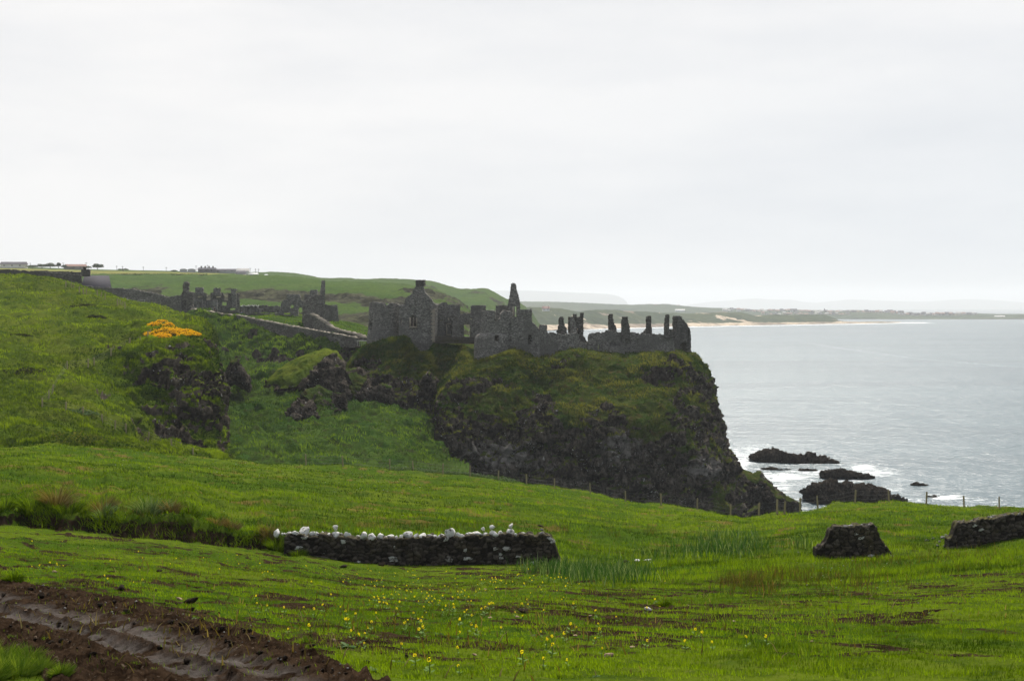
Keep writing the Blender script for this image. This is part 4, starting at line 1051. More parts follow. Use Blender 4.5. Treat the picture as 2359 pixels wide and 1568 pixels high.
wallpart('bay', o, CM, Z4((918, 1060), (920, 820), (936, 818), (942, 878), (975, 900), (1000, 906), (1090, 905), (1156, 893), (1154, 822), (1178, 810), (1180, 1060)), (277.6, 277.9), thick=.8, holes=[Z4(*rect(1108, 1126, 990, 1028)), Z4((972, 1000), (976, 930), (990, 925), (990, 1000))], seed=25)
# 12 seaward end ruin
o = empty('end_gable', base_of(Z4((1755, 540), (1960, 1000)), 290), 'dark hollow end gable at the seaward tip of the castle, sloping on its right', 'gable', GC)
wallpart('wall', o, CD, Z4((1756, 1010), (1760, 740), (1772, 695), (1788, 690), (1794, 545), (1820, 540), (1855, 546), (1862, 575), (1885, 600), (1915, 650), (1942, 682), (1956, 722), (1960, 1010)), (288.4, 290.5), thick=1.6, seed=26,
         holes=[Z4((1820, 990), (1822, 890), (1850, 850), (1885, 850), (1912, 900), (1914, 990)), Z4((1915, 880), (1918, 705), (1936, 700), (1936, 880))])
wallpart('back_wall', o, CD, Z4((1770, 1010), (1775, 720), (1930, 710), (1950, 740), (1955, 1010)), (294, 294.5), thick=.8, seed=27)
o = empty('rubble_wall', base_of(Z4((1770, 970), (2040, 1060)), 288), 'low rubble footing in front of the seaward end gable', 'wall', GC)
wallpart('wall', o, MAT['mainland'], Z4((1770, 1060), (1775, 975), (1830, 985), (1860, 1000), (1900, 990), (1990, 1000), (2000, 992), (2022, 994), (2045, 1050), (2060, 1080), (1770, 1080)), (286.5, 287.8), thick=.9, seed=28)

# ------------------------------------------------------------------ mainland ruins
MM, GM = MAT['mainland'], 'mainland courtyard ruins'
o = empty('lodge_gable', base_of(Z2((65, 215), (190, 590)), 338), 'narrow ruined end wall with a tall pointed finger of masonry left of the roofless range', 'ruined wall', GM)
wallpart('wall', o, MM, Z2((62, 610), (66, 380), (84, 345), (95, 225), (110, 215), (132, 217), (136, 330), (160, 335), (188, 350), (188, 440), (176, 610)), (338, 337), thick=1.2, holes=[Z2(*rect(110, 132, 430, 495))], seed=30)
o = empty('roofless_range', base_of(Z2((190, 285), (735, 555)), 352), 'roofless range with three square chimney stacks beyond the pale plastered wall', 'ruined house', GM)
wallpart('wall', o, CM, Z2((188, 570), (190, 342), (358, 350), (362, 425), (400, 428), (402, 345), (562, 345), (564, 430), (604, 430), (606, 350), (734, 350), (738, 500), (722, 570)), (352, 354), thick=1.0, seed=31,
         holes=[Z2(*rect(538, 586, 450, 492)), Z2(*rect(632, 690, 516, 548)), Z2(*rect(262, 318, 375, 395)), Z2(*rect(470, 522, 378, 398))])
for i, pp in enumerate([Z2((230, 380), (232, 292), (250, 282), (314, 286), (318, 380)), Z2((438, 380), (440, 296), (460, 288), (510, 290), (520, 380)), Z2((640, 520), (642, 302), (655, 297), (695, 300), (697, 520))]):
    wallpart('chimney', o, CM, pp, (351.3, 351.4), thick=1.6, rag=.6, seed=32 + i)
o = empty('plaster_wall', base_of(Z2((190, 430), (480, 550)), 346), 'pale streaked plastered wall in two lengths in front of the roofless range', 'wall', GM)
wallpart('wall', o, MAT['pale_wall'], Z2((192, 560), (190, 432), (250, 427), (310, 433), (310, 560)), (346, 346), thick=.7, rag=.4, seed=36)
wallpart('wall', o, MAT['pale_wall'], Z2((356, 560), (354, 430), (400, 432), (470, 427), (480, 432), (480, 560)), (346.3, 346.3), thick=.7, rag=.4, seed=37)
o = empty('garden_wall', base_of(Z2((735, 490), (1200, 560)), 372), 'long low rubble wall with pale coping at the back of the lawn', 'wall', GM)
wallpart('wall', o, MM, Z2((735, 575), (735, 500), (800, 488), (920, 490), (985, 495), (1000, 482), (1045, 488), (1060, 498), (1200, 495), (1200, 585)), (372, 372), thick=.9, seed=38)
wallpart('coping', o, MAT['white'], Z2((740, 503), (760, 489), (820, 486), (900, 489), (980, 492), (975, 499), (860, 497), (760, 500)), (371.4, 371.4), thick=.8, rag=1.2, seed=39)
o = empty('footing_wall', base_of(Z2((480, 550), (1150, 605)), 356), 'knee-high stone footings laid out along the edge of the lawn', 'wall', GM)
wallpart('wall', o, MM, Z2((480, 590), (480, 550), (560, 556), (700, 566), (900, 572), (1150, 578), (1150, 606), (800, 600)), (356, 358), thick=.7, seed=40)
wallpart('wall', o, MAT['pale_wall'], Z2((912, 566), (912, 530), (935, 512), (985, 535), (992, 568)), (362, 362), thick=.9, rag=1.5, seed=41)
o = empty('ruined_house', base_of(Z2((1140, 360), (1460, 605)), 352), 'square roofless house with two window openings between the lawn and the slender tower wall', 'ruined house', GM)
wallpart('wall', o, CM, Z2((1140, 610), (1142, 575), (1200, 560), (1206, 470), (1232, 428), (1270, 420), (1272, 362), (1428, 362), (1432, 425), (1462, 428), (1462, 610)), (352, 352), thick=1.0, seed=42,
         holes=[Z2(*rect(1310, 1352, 486, 516)), Z2((1402, 600), (1400, 530), (1425, 505), (1452, 520), (1452, 600)), Z2(*rect(1236, 1310, 570, 594))])
o = empty('tower_wall', base_of(Z2((1450, 205), (1715, 700)), 336), 'curved tower wall with one needle of masonry standing at its right corner', 'tower', GM)
wallpart('wall', o, MM, Z2((1450, 720), (1454, 432), (1480, 428), (1536, 424), (1560, 385), (1620, 368), (1690, 372), (1700, 720)), lambda u: 337 - 3.5 * np.sin(np.clip((u - 696) / 52, 0, 1) * np.pi * .6), thick=1.0, seed=43)
wallpart('stack', o, CM, Z2((1470, 445), (1470, 365), (1540, 362), (1545, 312), (1614, 310), (1618, 365), (1665, 366), (1668, 445)), (340, 340), thick=1.2, seed=44)
wallpart('corner_pillar', o, CM, Z2((1676, 680), (1668, 400), (1668, 330), (1678, 260), (1684, 206), (1708, 204), (1712, 420), (1712, 680)), (335.0, 335.4), thick=1.0, rag=.5, seed=45)
o = empty('side_ruin', base_of(Z2((1700, 480), (1860, 640)), 342), 'low block of wall right of the slender tower wall', 'ruined wall', GM)
wallpart('wall', o, CM, Z2((1700, 670), (1702, 478), (1740, 482), (1790, 490), (1850, 482), (1862, 560), (1870, 670)), (342, 343), thick=1.0, seed=46)
o = empty('stair_wall', base_of(Z2((1460, 580), (2170, 870)), 318), 'pale-topped wall stepping down from the slender tower to the little bridge', 'wall', GM)
dst = lambda u: np.interp(u, [698, 730, 770, 841], [332, 326, 312, 296])
wallpart('wall', o, MM, Z2((1460, 720), (1465, 600), (1540, 582), (1600, 615), (1680, 668), (1780, 738), (1890, 775), (2000, 800), (2110, 828), (2168, 862), (2168, 900), (1800, 850), (1620, 800), (1500, 770)), dst, thick=.9, seed=47)
wallpart('coping', o, MAT['quoin'], Z2((1538, 590), (1540, 578), (1600, 611), (1680, 664), (1780, 734), (1890, 771), (2000, 796), (2110, 824), (2168, 858), (2160, 864), (2000, 806), (1890, 781), (1780, 746), (1680, 675), (1600, 622)), lambda u: dst(u) - .3, thick=1.1, rag=.5, seed=48)
o = empty('estate_wall', base_of(Z2((175, 530), (2080, 940)), 316), 'long stone estate wall falling across the slope above the gully', 'wall', GM)
dcw = lambda u: np.interp(u, [438, 520, 620, 706, 823], [336, 330, 316, 304, 297])
wallpart('wall', o, MM, Z2((165, 610), (172, 528), (300, 548), (470, 572), (720, 607), (900, 646), (1100, 682), (1400, 742), (1700, 792), (1900, 826), (2080, 862), (2085, 970), (1500, 960), (1200, 905), (1010, 790), (650, 700), (440, 660)), dcw, thick=.9, rag=.6, seed=49)
wallpart('coping', o, MAT['quoin'], Z2((172, 534), (172, 524), (470, 568), (720, 603), (900, 642), (1100, 678), (1400, 738), (1700, 788), (2080, 858), (2080, 867), (1700, 797), (1400, 747), (1100, 688), (900, 651), (720, 612), (470, 578)), lambda u: dcw(u) - .25, thick=1.1, rag=.7, seed=50)
# walls by the cottage
o = empty('yard_wall', base_of(Z1((890, 375), (1720, 600)), 340), 'tall yard wall running down from the slate-roofed cottage', 'wall', GM)
wallpart('wall', o, CM, Z1((885, 500), (890, 374), (1040, 388), (1380, 408), (1480, 430), (1600, 450), (1712, 476), (1722, 500), (1790, 488), (1800, 482), (1890, 470), (1895, 680), (1700, 640), (1520, 590), (1380, 580), (1200, 540)), (340, 337), thick=.9, rag=.6, seed=51, holes=[Z1(*rect(1662, 1676, 545, 590))])
o = empty('headland_wall', base_of(Z1((0, 200), (845, 330)), 330), 'dark dry-stone wall along the skyline of the left headland', 'wall', GM)
wallpart('wall', o, CD, [(-320, 650), (-320, 614)] + Z1((-200, 190), (0, 202), (200, 212), (420, 228), (640, 242), (838, 262), (845, 350), (600, 340), (300, 325), (0, 320)) + [(-320, 655)], (331, 327), thick=.9, rag=.6, seed=52)
o = empty('back_wall', base_of(Z1((360, 215), (845, 260)), 350), 'thin second wall showing over the top of the skyline wall', 'wall', GM)
wallpart('wall', o, CD, Z1((355, 275), (360, 216), (600, 222), (845, 232), (848, 275)), (352, 350), thick=.7, rag=.4, seed=53)
# cottage
cb = P(215, 664, 346)
o = empty('cottage', cb, 'stone cottage with a slate roof and one chimney pot by the skyline wall', 'cottage')
q = lambda x, y, d: P(x / 4.537, 575.9 + y / 4.537, d)
ri = [q(885, 265, 350), q(1140, 266, 351), q(1166, 392, 345), q(845, 382, 344), q(880, 392, 357), q(1150, 392, 358)]
V = np.array(ri); th_ = np.array((0, 0, -.25))
V = np.concatenate([V, V + th_])
F = np.array([(0, 3, 2, 1), (0, 1, 5, 4), (6, 7, 8, 9), (6, 10, 11, 7), (3, 9, 8, 2), (0, 6, 9, 3), (1, 2, 8, 7), (4, 5, 11, 10), (0, 4, 10, 6), (1, 7, 11, 5)])
mk('roof', V, F, MAT['slate'], parent=o)
zb_ = ri[3][2] - 1.2
def gable(a, ridge, b):
    return [a + (0, 0, -.26), ridge + (0, 0, -.3), b + (0, 0, -.26), np.array((b[0], b[1], zb_ - 2)), np.array((a[0], a[1], zb_ - 2))]
g1, g2 = gable(ri[3], ri[0], ri[4]), gable(ri[2], ri[1], ri[5])
V = np.array(g1 + g2)
F = [np.array([(0, 1, 2, 3, 4), (9, 8, 7, 6, 5)]), np.array([(0, 4, 9, 5), (2, 7, 8, 3)])]
mk('wall', V, F, MAT['mainland'], parent=o)
wallpart('chimney', o, CD, Z1((847, 275), (848, 200), (930, 200), (932, 275)), (345.5, 345.5), thick=1.2, rag=.2, seed=55)
V, F = [], []
bar(V, F, q(885, 205, 346.1), q(885, 178, 346.1), .35, 8)
mk('chimney_pot', V, np.array(F), MAT['oldwood'], parent=o)

# ------------------------------------------------------------------ stone walls of the near field
def vor2(x, y, seed=0):
    """2-D Voronoi: (cell random, F1, F2-F1)"""
    ix, iy = np.floor(x).astype(int), np.floor(y).astype(int)
    f1 = np.full(x.shape, 9.0); f2 = f1.copy(); cid = np.zeros(x.shape)
    for a in (-1, 0, 1):
        for b in (-1, 0, 1):
            cx, cy = ix + a, iy + b
            h = _perm[(_perm[(cx + seed) & 255] + cy) & 255]
            px = cx + .5 + .42 * _val[h]; py = cy + .5 + .42 * _val[_perm[h]]
            dd_ = np.hypot(x - px, y - py)
            n1 = dd_ < f1
            f2 = np.where(n1, f1, np.minimum(f2, dd_)); cid = np.where(n1, (h % 251) / 251.0, cid); f1 = np.where(n1, dd_, f1)
    return cid, f1, f2 - f1
def dry_mat():
    m = M_('field_wall_stone')
    p = m.pos()
    ce = m.attr('cell')
    cc = m.mix(m.ramp(ce, 0.0, 1.0), (0.026, 0.022, 0.019), (0.092, 0.078, 0.064))
    cc = m.mix(m.ramp(m.noise(p, 7, 6, 0.7), 0.4, 0.7), cc, m.mix(1.0, cc, (0.45, 0.43, 0.42), 'MULTIPLY'))
    cc = m.mix(m.ramp(m.noise(p, 1.3, 4), 0.52, 0.7, 0, .6), cc, (0.075, 0.062, 0.035))
    wh = m.math('MULTIPLY', m.ramp(ce, 0.93, 0.95), m.ramp(m.noise(p, 6, 4, .7), 0.42, 0.52))
    wh = m.math('MAXIMUM', wh, m.math('MULTIPLY', m.ramp(m.noise(p, 9, 3, .6), 0.70, 0.74), 0.7))
    cc = m.mix(wh, cc, (0.40, 0.40, 0.37))
    cc = m.mix(m.attr('joint'), cc, (0.012, 0.010, 0.009))
    cc = m.mix(m.attr('moss'), cc, (0.085, 0.080, 0.022))
    m.prin(cc, 0.95, 0.06, m.bump(m.noise(p, 18, 6, .7), 0.5, 0.02))
    return m.m
MAT['dry'] = dry_mat()
def dry_wall(name, prof, d, label, thick=0.55, seed=0, cell=(0.24, 0.15), moss=0.3, loose=0.06):
    """prof: [(u, v_top, v_base)], standing on the near field at distance d (number or list)"""
    prof = np.asarray(prof, float)
    u0, u1 = prof[0, 0], prof[-1, 0]
    dm = np.mean(d)
    L = (u1 - u0) * dm / FPX
    ns = int(L / 0.035)
    u = np.linspace(u0, u1, ns); s = np.linspace(0, L, ns)
    dd_ = np.interp(u, prof[:, 0], np.broadcast_to(np.asarray(d, float), len(prof)))
    zt = CAMZ - (np.interp(u, prof[:, 0], prof[:, 1]) - VH) * dd_ / FPX
    zb = CAMZ - (np.interp(u, prof[:, 0], prof[:, 2]) - VH) * dd_ / FPX - 0.3
    cidt, f1t, _ = vor2(s / 0.27, s * 0 + 3.3 + seed)
    zt = zt + (cidt - .5) * loose * 2 - 0.05 * f1t
    nz, nt = 44, 18
    q = np.concatenate([np.linspace(0, 1, nz), np.ones(nt), np.linspace(1, 0, nz)])
    w = np.concatenate([np.zeros(nz), np.linspace(0, 1, nt + 2)[1:-1], np.ones(nz)])
    H = (zt - zb)[None, :]
    Zg = zb[None, :] + q[:, None] * H
    bat = 0.10 * (1 - q[:, None])
    Y = dd_[None, :] + w[:, None] * thick + np.where(w[:, None] < .5, -bat, bat)
    X = np.repeat(((u - UC) * dd_ / FPX)[None, :], len(q), 0)
    G = np.stack([X, Y, Zg], -1)
    arc = np.concatenate([[0], np.cumsum(np.linalg.norm(np.diff(G.mean(1), axis=0), axis=1))])
    S = np.repeat(s[None, :], len(q), 0); A = np.where(w[:, None] < .5, Zg - zb.mean(), arc[:, None] + 0 * Zg)
    wx = 0.10 * vnoise(np.stack([S * 2.3, A * 2.3, S * 0], -1)); wy = 0.07 * vnoise(np.stack([S * 2.3, A * 2.3, S * 0 + 7], -1))
    ce, f1, ed = vor2((S + wx) / cell[0], (A + wy) / cell[1], seed)
    N = np.cross(np.gradient(G, axis=1), np.gradient(G, axis=0)); N /= np.linalg.norm(N, axis=-1, keepdims=True) + 1e-9
    ctr = np.stack([X, np.repeat((dd_ + thick / 2)[None, :], len(q), 0), Zg - 0.1 * H], -1)
    N *= np.where(((G - ctr) * N).sum(-1, keepdims=True) < 0, -1, 1)
    disp = 0.075 * np.clip(ed * 1.6, 0, 1) ** .6 + 0.05 * (ce - .5) - 0.02 + 0.02 * vnoise(np.stack([S * 9, A * 9, S * 0], -1))
    G = G + N * disp[..., None]
    joint = 1 - sstep(ed, 0.03, 0.16)
    mossa = np.clip((w[:, None] > 0.02) * (w[:, None] < .98) * moss * 2 * (fbm(G, .5, 3, .6, seed) + .35), 0, 1) + 0 * X
    F = gridfaces(len(q), ns)
    k = len(q)
    caps = []
    for cidx in (0, ns - 1):
        for r in range(k // 2 - 1):
            a, b = r, k - 1 - r
            qd = (a * ns + cidx, b * ns + cidx, (b - 1) * ns + cidx, (a + 1) * ns + cidx)
            caps.append(qd if cidx == 0 else qd[::-1])
    loc = (G[..., 0].mean(), G[..., 1].mean(), G[..., 2].min())
    o = mk(name, G, np.concatenate([F, np.array(caps)]), MAT['dry'], loc=loc, attrs=dict(cell=ce, joint=joint, moss=mossa))
    return tag(o, label, 'wall')
dry_wall('field_wall', [(655, 1238, 1262), (668, 1231, 1270), (700, 1231, 1282), (800, 1238, 1292), (850, 1241, 1300), (920, 1239, 1304), (1050, 1236, 1304), (1190, 1232, 1303), (1262, 1231, 1303), (1270, 1234, 1303), (1274, 1248, 1303), (1279, 1262, 1302), (1284, 1280, 1302), (1290, 1296, 1302)], 55.1,
         'long dark field wall topped with whitewashed stones', seed=3)
dry_wall('wall_fragment', [(1880, 1266, 1276), (1886, 1262, 1278), (1893, 1256, 1279), (1903, 1247, 1281), (1908, 1236, 1282), (1914, 1218, 1283), (1922, 1214, 1283), (1950, 1213, 1284), (1985, 1211, 1284), (2012, 1210, 1284), (2019, 1218, 1284), (2028, 1236, 1284), (2038, 1256, 1284), (2048, 1268, 1282), (2053, 1274, 1280)], 58,
         'short crumbling stub of field wall standing alone in the grass', seed=5, moss=.5)
dry_wall('field_wall', [(2186, 1243, 1256), (2195, 1236, 1256), (2200, 1222, 1257), (2206, 1206, 1257), (2216, 1202, 1257), (2250, 1200, 1256), (2252, 1194, 1256), (2300, 1191, 1254), (2340, 1186, 1252), (2356, 1184, 1252), (2358, 1178, 1252), (2440, 1176, 1250), (2620, 1170, 1246)], [60, 60, 60, 60, 60.2, 60.6, 60.6, 61, 61.5, 61.6, 61.6, 62.5, 64.5],
         'long mossy field wall with a broken near end running off the right edge of the photo', seed=7, moss=.9)

# loose stones: lumpy convex solids
def stone_mesh(name, mat, seed, sq=(1, .8, .7), ang=0.28, n=(12, 9)):
    th = np.linspace(0, 2 * np.pi, n[0], endpoint=False); ph = np.linspace(0.02, np.pi - .02, n[1])
    T, Ph = np.meshgrid(th, ph)
    V = np.stack([np.sin(Ph) * np.cos(T), np.sin(Ph) * np.sin(T), np.cos(Ph)], -1)
    r = np.random.RandomState(seed)
    for k in range(13):                      # facet: cut with random planes
        nrm = r.normal(size=3); nrm /= np.linalg.norm(nrm)
        h = 0.42 + .35 * r.rand()
        over = np.maximum((V * nrm).sum(-1) - h, 0)
        V = V - over[..., None] * nrm
    V = V * (1 + ang * .3 * vnoise(V * 2.3 + seed)[..., None]) * np.array(sq)
    me_o = mk(name, V, gridfaces(n[1], n[0], True), mat)
    return me_o
def place(src, loc, scale, rot, label, cat, group=None, first=False):
    o = src if first else src.copy()
    if not first: COL.objects.link(o)
    o.location = [float(x) for x in loc]; o.scale = scale if hasattr(scale, '__len__') else (scale,) * 3; o.rotation_euler = rot
    return tag(o, label, cat, group)
def white_mat():
    m = M_('white_stone')
    p = m.pos()
    c_ = m.mix(m.noise(p, 3, 5), (0.46, 0.45, 0.42), (0.68, 0.67, 0.64))
    c_ = m.mix(m.ramp(m.noise(p, 5.5, 5, .7), 0.53, 0.62), c_, (0.12, 0.11, 0.095))
    m.prin(c_, 0.95, 0.0, m.bump(m.noise(p, 12, 5, .7), 0.6, 0.03))
    return m.m
MAT['whitestone'] = white_mat()
MAT['sandstone'] = plain('field_stone', (0.34, 0.235, 0.165), 0.9, 0.1, 0.25, 5.0, 0.3)
MAT['greystone'] = plain('grey_stone', (0.17, 0.165, 0.155), 0.9, 0.1, 0.3, 5.0, 0.3)
MAT['clod'] = plain('earth_clod', (0.035, 0.025, 0.018), 0.95, 0.05, 0.3, 8.0, 0.8)
class Pool:
    def __init__(s, name, mat, seeds, sq):
        s.src = [stone_mesh(name, mat, k, sq) for k in seeds]; s.used = set()
    def put(s, i, loc, scale, rot, label, cat, group=None):
        i %= len(s.src); f = i not in s.used; s.used.add(i)
        return place(s.src[i], loc, scale, rot, label, cat, group, f)
cope = Pool('cope_stone', MAT['whitestone'], range(200, 207), (1, .85, .75))
r = np.random.RandomState(5)
tops = [(630, 1232), (668, 1230), (800, 1238), (850, 1241), (920, 1239), (1050, 1236), (1190, 1232)]
u = 628.0; k = 0
while u < 1190:
    big = r.rand() < .28
    w = (r.uniform(22, 33) if big else r.uniform(11, 21)) * (1 if u > 660 else .7)
    if 806 < u + w / 2 < 838: u += 4; continue
    vt = np.interp(u + w / 2, [t[0] for t in tops], [t[1] for t in tops])
    rad = w / 2 * 55.2 / FPX
    left = u < 815
    lab = ('large ' if big else 'small ') + 'whitewashed cope stone in the ' + ('left run, before the gap on the long field wall' if left else 'right run, past the gap on the long field wall')
    p = P(u + w / 2, vt + 1.0, 55.2 + r.uniform(.05, .3)); p[2] += rad * .5
    cope.put(k, p, (rad * 1.25, rad * 1.1, rad * r.uniform(.75, 1.35)), (r.uniform(-.4, .4), r.uniform(-.4, .4), r.uniform(0, 6)), lab, 'stone', 'white cope stones on the field wall')
    if r.rand() < .2:
        p2 = p + np.array([r.uniform(-.1, .1), .1, rad * 1.1])
        cope.put(k + 3, p2, rad * .7, (r.uniform(-.5, .5), r.uniform(-.5, .5), r.uniform(0, 6)), 'whitewashed stone perched on a second layer of the ' + ('left' if left else 'right') + ' run of cope stones', 'stone', 'white cope stones on the field wall')
    u += w * .80; k += 1
grey = Pool('grey_stone', MAT['greystone'], range(220, 226), (1, .85, .6))
for i, (uu_, vv_, rad, lab) in enumerate([(1248, 1228, .15, 'flat grey stone at the bottom of the little cairn on the wall end'), (1247.5, 1219.5, .10, 'rounded grey stone in the middle of the little cairn on the wall end')]):
    grey.put(i, P(uu_, vv_, 55.35), (rad, rad, rad * .75), (0.1, 0, i), lab, 'stone')
clod = Pool('earth_clod', MAT['clod'], range(230, 236), (1, .8, .6))
clod.put(0, P(1246, 1211, 55.35), (.17, .12, .08), (0.1, .25, 0), 'dark mossy sod balanced on top of the little cairn', 'sod')
# mossy cap stones on the stub and the right-hand wall
for i in range(22):
    uu_ = r.uniform(1916, 2014)
    grey.put(i, P(uu_, np.interp(uu_, [1914, 2014], [1214, 1209]), 58.1 + r.uniform(0, .4)), r.uniform(.07, .14), (r.uniform(-.6, .6), r.uniform(-.6, .6), r.uniform(0, 6)), 'grey cap stone on the lone stub of field wall', 'stone', 'cap stones on the wall stub')
for i in range(26):
    uu_ = r.uniform(2206, 2358)
    grey.put(i, P(uu_, np.interp(uu_, [2206, 2250, 2252, 2356], [1202, 1199, 1193, 1183]), 60.6 + (uu_ - 2206) * .006 + r.uniform(0, .35)), r.uniform(.06, .12), (r.uniform(-.6, .6), r.uniform(-.6, .6), r.uniform(0, 6)), 'grey cap stone along the mossy right-hand field wall', 'stone', 'cap stones on the mossy wall')
for i, (uu_, vv_, rad) in enumerate([(2136, 1240, .13), (2150, 1236, .10), (2165, 1243, .12), (2172, 1234, .15), (2180, 1229, .17), (2186, 1238, .2), (2190, 1250, .16), (2160, 1252, .1), (2176, 1254, .14)]):
    g_ = on_field(uu_, vv_ + 6, 45)
    grey.put(i, (g_[0], g_[1], g_[2] + rad * .3), rad, (r.uniform(-.4, .4), r.uniform(-.4, .4), r.uniform(0, 6)), 'tumbled grey stone at the broken end of the mossy field wall', 'stone', 'stones fallen from the mossy wall')
for i, (uu_, vv_, rad) in enumerate([(1881, 1272, .13), (1890, 1268, .16), (2046, 1272, .2), (2056, 1278, .14), (1900, 1276, .12), (1840, 1268, .08)]):
    g_ = on_field(uu_, vv_ + 5, 45)
    grey.put(i, (g_[0], g_[1], g_[2] + rad * .3), rad, (r.uniform(-.4, .4), r.uniform(-.4, .4), r.uniform(0, 6)), 'tumbled grey stone at the foot of the lone wall stub', 'stone', 'stones fallen from the wall stub')
for i, (uu_, vv_, rad) in enumerate([(1492, 1288, .2), (1468, 1288, .16), (1445, 1290, .14), (1500, 1293, .12)]):
    g_ = on_field(uu_, vv_ + 4, 40)
    cope.put(i, (g_[0], g_[1], g_[2] + rad * .2), (rad * 1.3, rad, rad * .5), (0, 0, r.uniform(0, 6)), 'pale stone half sunk in the grass beyond the iris clump', 'stone', 'pale stones sunk in the grass')
sand = Pool('field_stone', MAT['sandstone'], range(240, 246), (1, .75, .5))
for i, (uu_, vv_, wpx, lab) in enumerate([
    (414, 1379, 22, 'rounded pinkish stone propped against a dark clod beside the muddy track'), (768, 1474, 22, 'reddish stone among the dock leaves at the edge of the track'),
    (1130, 1421, 14, 'flat tan stone in mid field, one of two lying side by side'), (1191, 1420, 14, 'flat tan stone in mid field, one of two lying side by side'),
    (1326, 1462, 17, 'domed tan stone in the thin grass on a bare streak'), (1359, 1417, 12, 'small tan stone up-slope of the domed one'),
    (1094, 1507, 18, 'long tan stone low in the sown field, nearest the bottom edge'), (1403, 1510, 32, 'biggest tan stone, lying low in the field among bare streaks'), (1458, 1489, 17, 'brown stone sunk in a bare patch above the biggest tan stone'),
    (1117, 1356, 10, 'small tan stone in the grass below the whitewashed wall'), (1691, 1429, 15, 'pinkish slab in the thin grass left of the rush patch'), (1868, 1476, 12, 'pale stone alone in the grass right of the bare streaks'), (1585, 1392, 8, 'pebble-sized tan stone near the white one'),
    (126, 1316, 18, 'pale stone beside the yellow flowers at the top of the track'), (60, 1404, 10, 'small tan stone pressed in the track edge'), (905, 1294, 8, 'tiny pinkish stone near the foot of the whitewashed wall'), (1240, 1300, 8, 'pink stone by the iris leaves at the wall end')]):
    g_ = on_field(uu_, vv_ + 2); rad = wpx / 2 * g_[1] / FPX
    sand.put(i, (g_[0], g_[1], g_[2] + rad * .18), rad, (r.uniform(-.15, .15), r.uniform(-.15, .15), r.uniform(-.5, .5)), lab, 'stone', 'stones strewn over the sown field')
g_ = on_field(1493, 1406); cope.put(2, g_ + (0, 0, .04), (.10, .07, .06), (0, .3, .4), 'bright white stone lying in the sown field', 'stone', 'stones strewn over the sown field')
for i, (uu_, vv_, wpx, lab) in enumerate([
    (440, 1384, 46, 'big dark clod of earth behind the pinkish stone'), (278, 1355, 44, 'grassy dark clod at the upper edge of the track'), (143, 1474, 30, 'upright dark clod on the ridge between the ruts'),
    (937, 1511, 18, 'dark upright lump of earth at the end of the track'), (845, 1522, 24, 'grey-brown lump of earth left of the upright one'), (1205, 1408, 40, 'broad dark clod in the middle of the sown field'),
    (1440, 1291, 22, 'dark clod near the iris clump'), (880, 1298, 24, 'dark clod at the foot of the whitewashed wall'), (790, 1302, 24, 'dark clod where the bank meets the whitewashed wall'), (365, 1313, 20, 'small dark clod in the grass below the bank'), (255, 1314, 20, 'rough dark clod uphill of the track')]):
    g_ = on_field(uu_, vv_ + 4); rad = wpx / 2 * g_[1] / FPX
    clod.put(i + 1, (g_[0], g_[1], g_[2] + rad * .2), (rad, rad * .8, rad * (1.2 if 'upright' in lab else .65)), (r.uniform(-.2, .2), r.uniform(-.2, .2), r.uniform(0, 6)), lab, 'clod', 'clods of turned earth')

rq = np.random.RandomState(303)
for i in range(120):
    L_ = TRK[[1, 1, 1, 3, 5, 5, 0][i % 7]]
    u_ = rq.uniform(5, 800); v_ = np.interp(u_, L_[0], L_[1]) + rq.normal() * (9 if i % 7 else 20)
    if v_ > 1566: continue
    g_ = on_field(u_, v_); rad = abs(rq.normal(0, 9)) * .5 + 3.5
    rad *= g_[1] / FPX
    clod.put(i, (g_[0], g_[1], g_[2] + rad * .25), (rad, rad * .9, rad * rq.uniform(.7, 1.1)), (rq.uniform(-.4, .4), rq.uniform(-.4, .4), rq.uniform(0, 6)), 'small crumb of wet dark earth thrown up beside the tyre ruts', 'clod', 'crumbs of earth along the ruts')
for i in range(36):
    u_ = rq.uniform(5, 820); v_ = np.interp(u_, TRK[0][0], TRK[0][1]) + rq.uniform(-14, 60)
    if v_ > 1566: continue
    g_ = on_field(u_, v_); rad = rq.uniform(2.2, 4.5) * g_[1] / FPX
    grey.put(i, (g_[0], g_[1], g_[2] + rad * .2), rad, (rq.uniform(-.4, .4), rq.uniform(-.4, .4), rq.uniform(0, 6)), 'grey pebble pressed into the bare soil along the upper edge of the track', 'pebble', 'pebbles in the track edge')

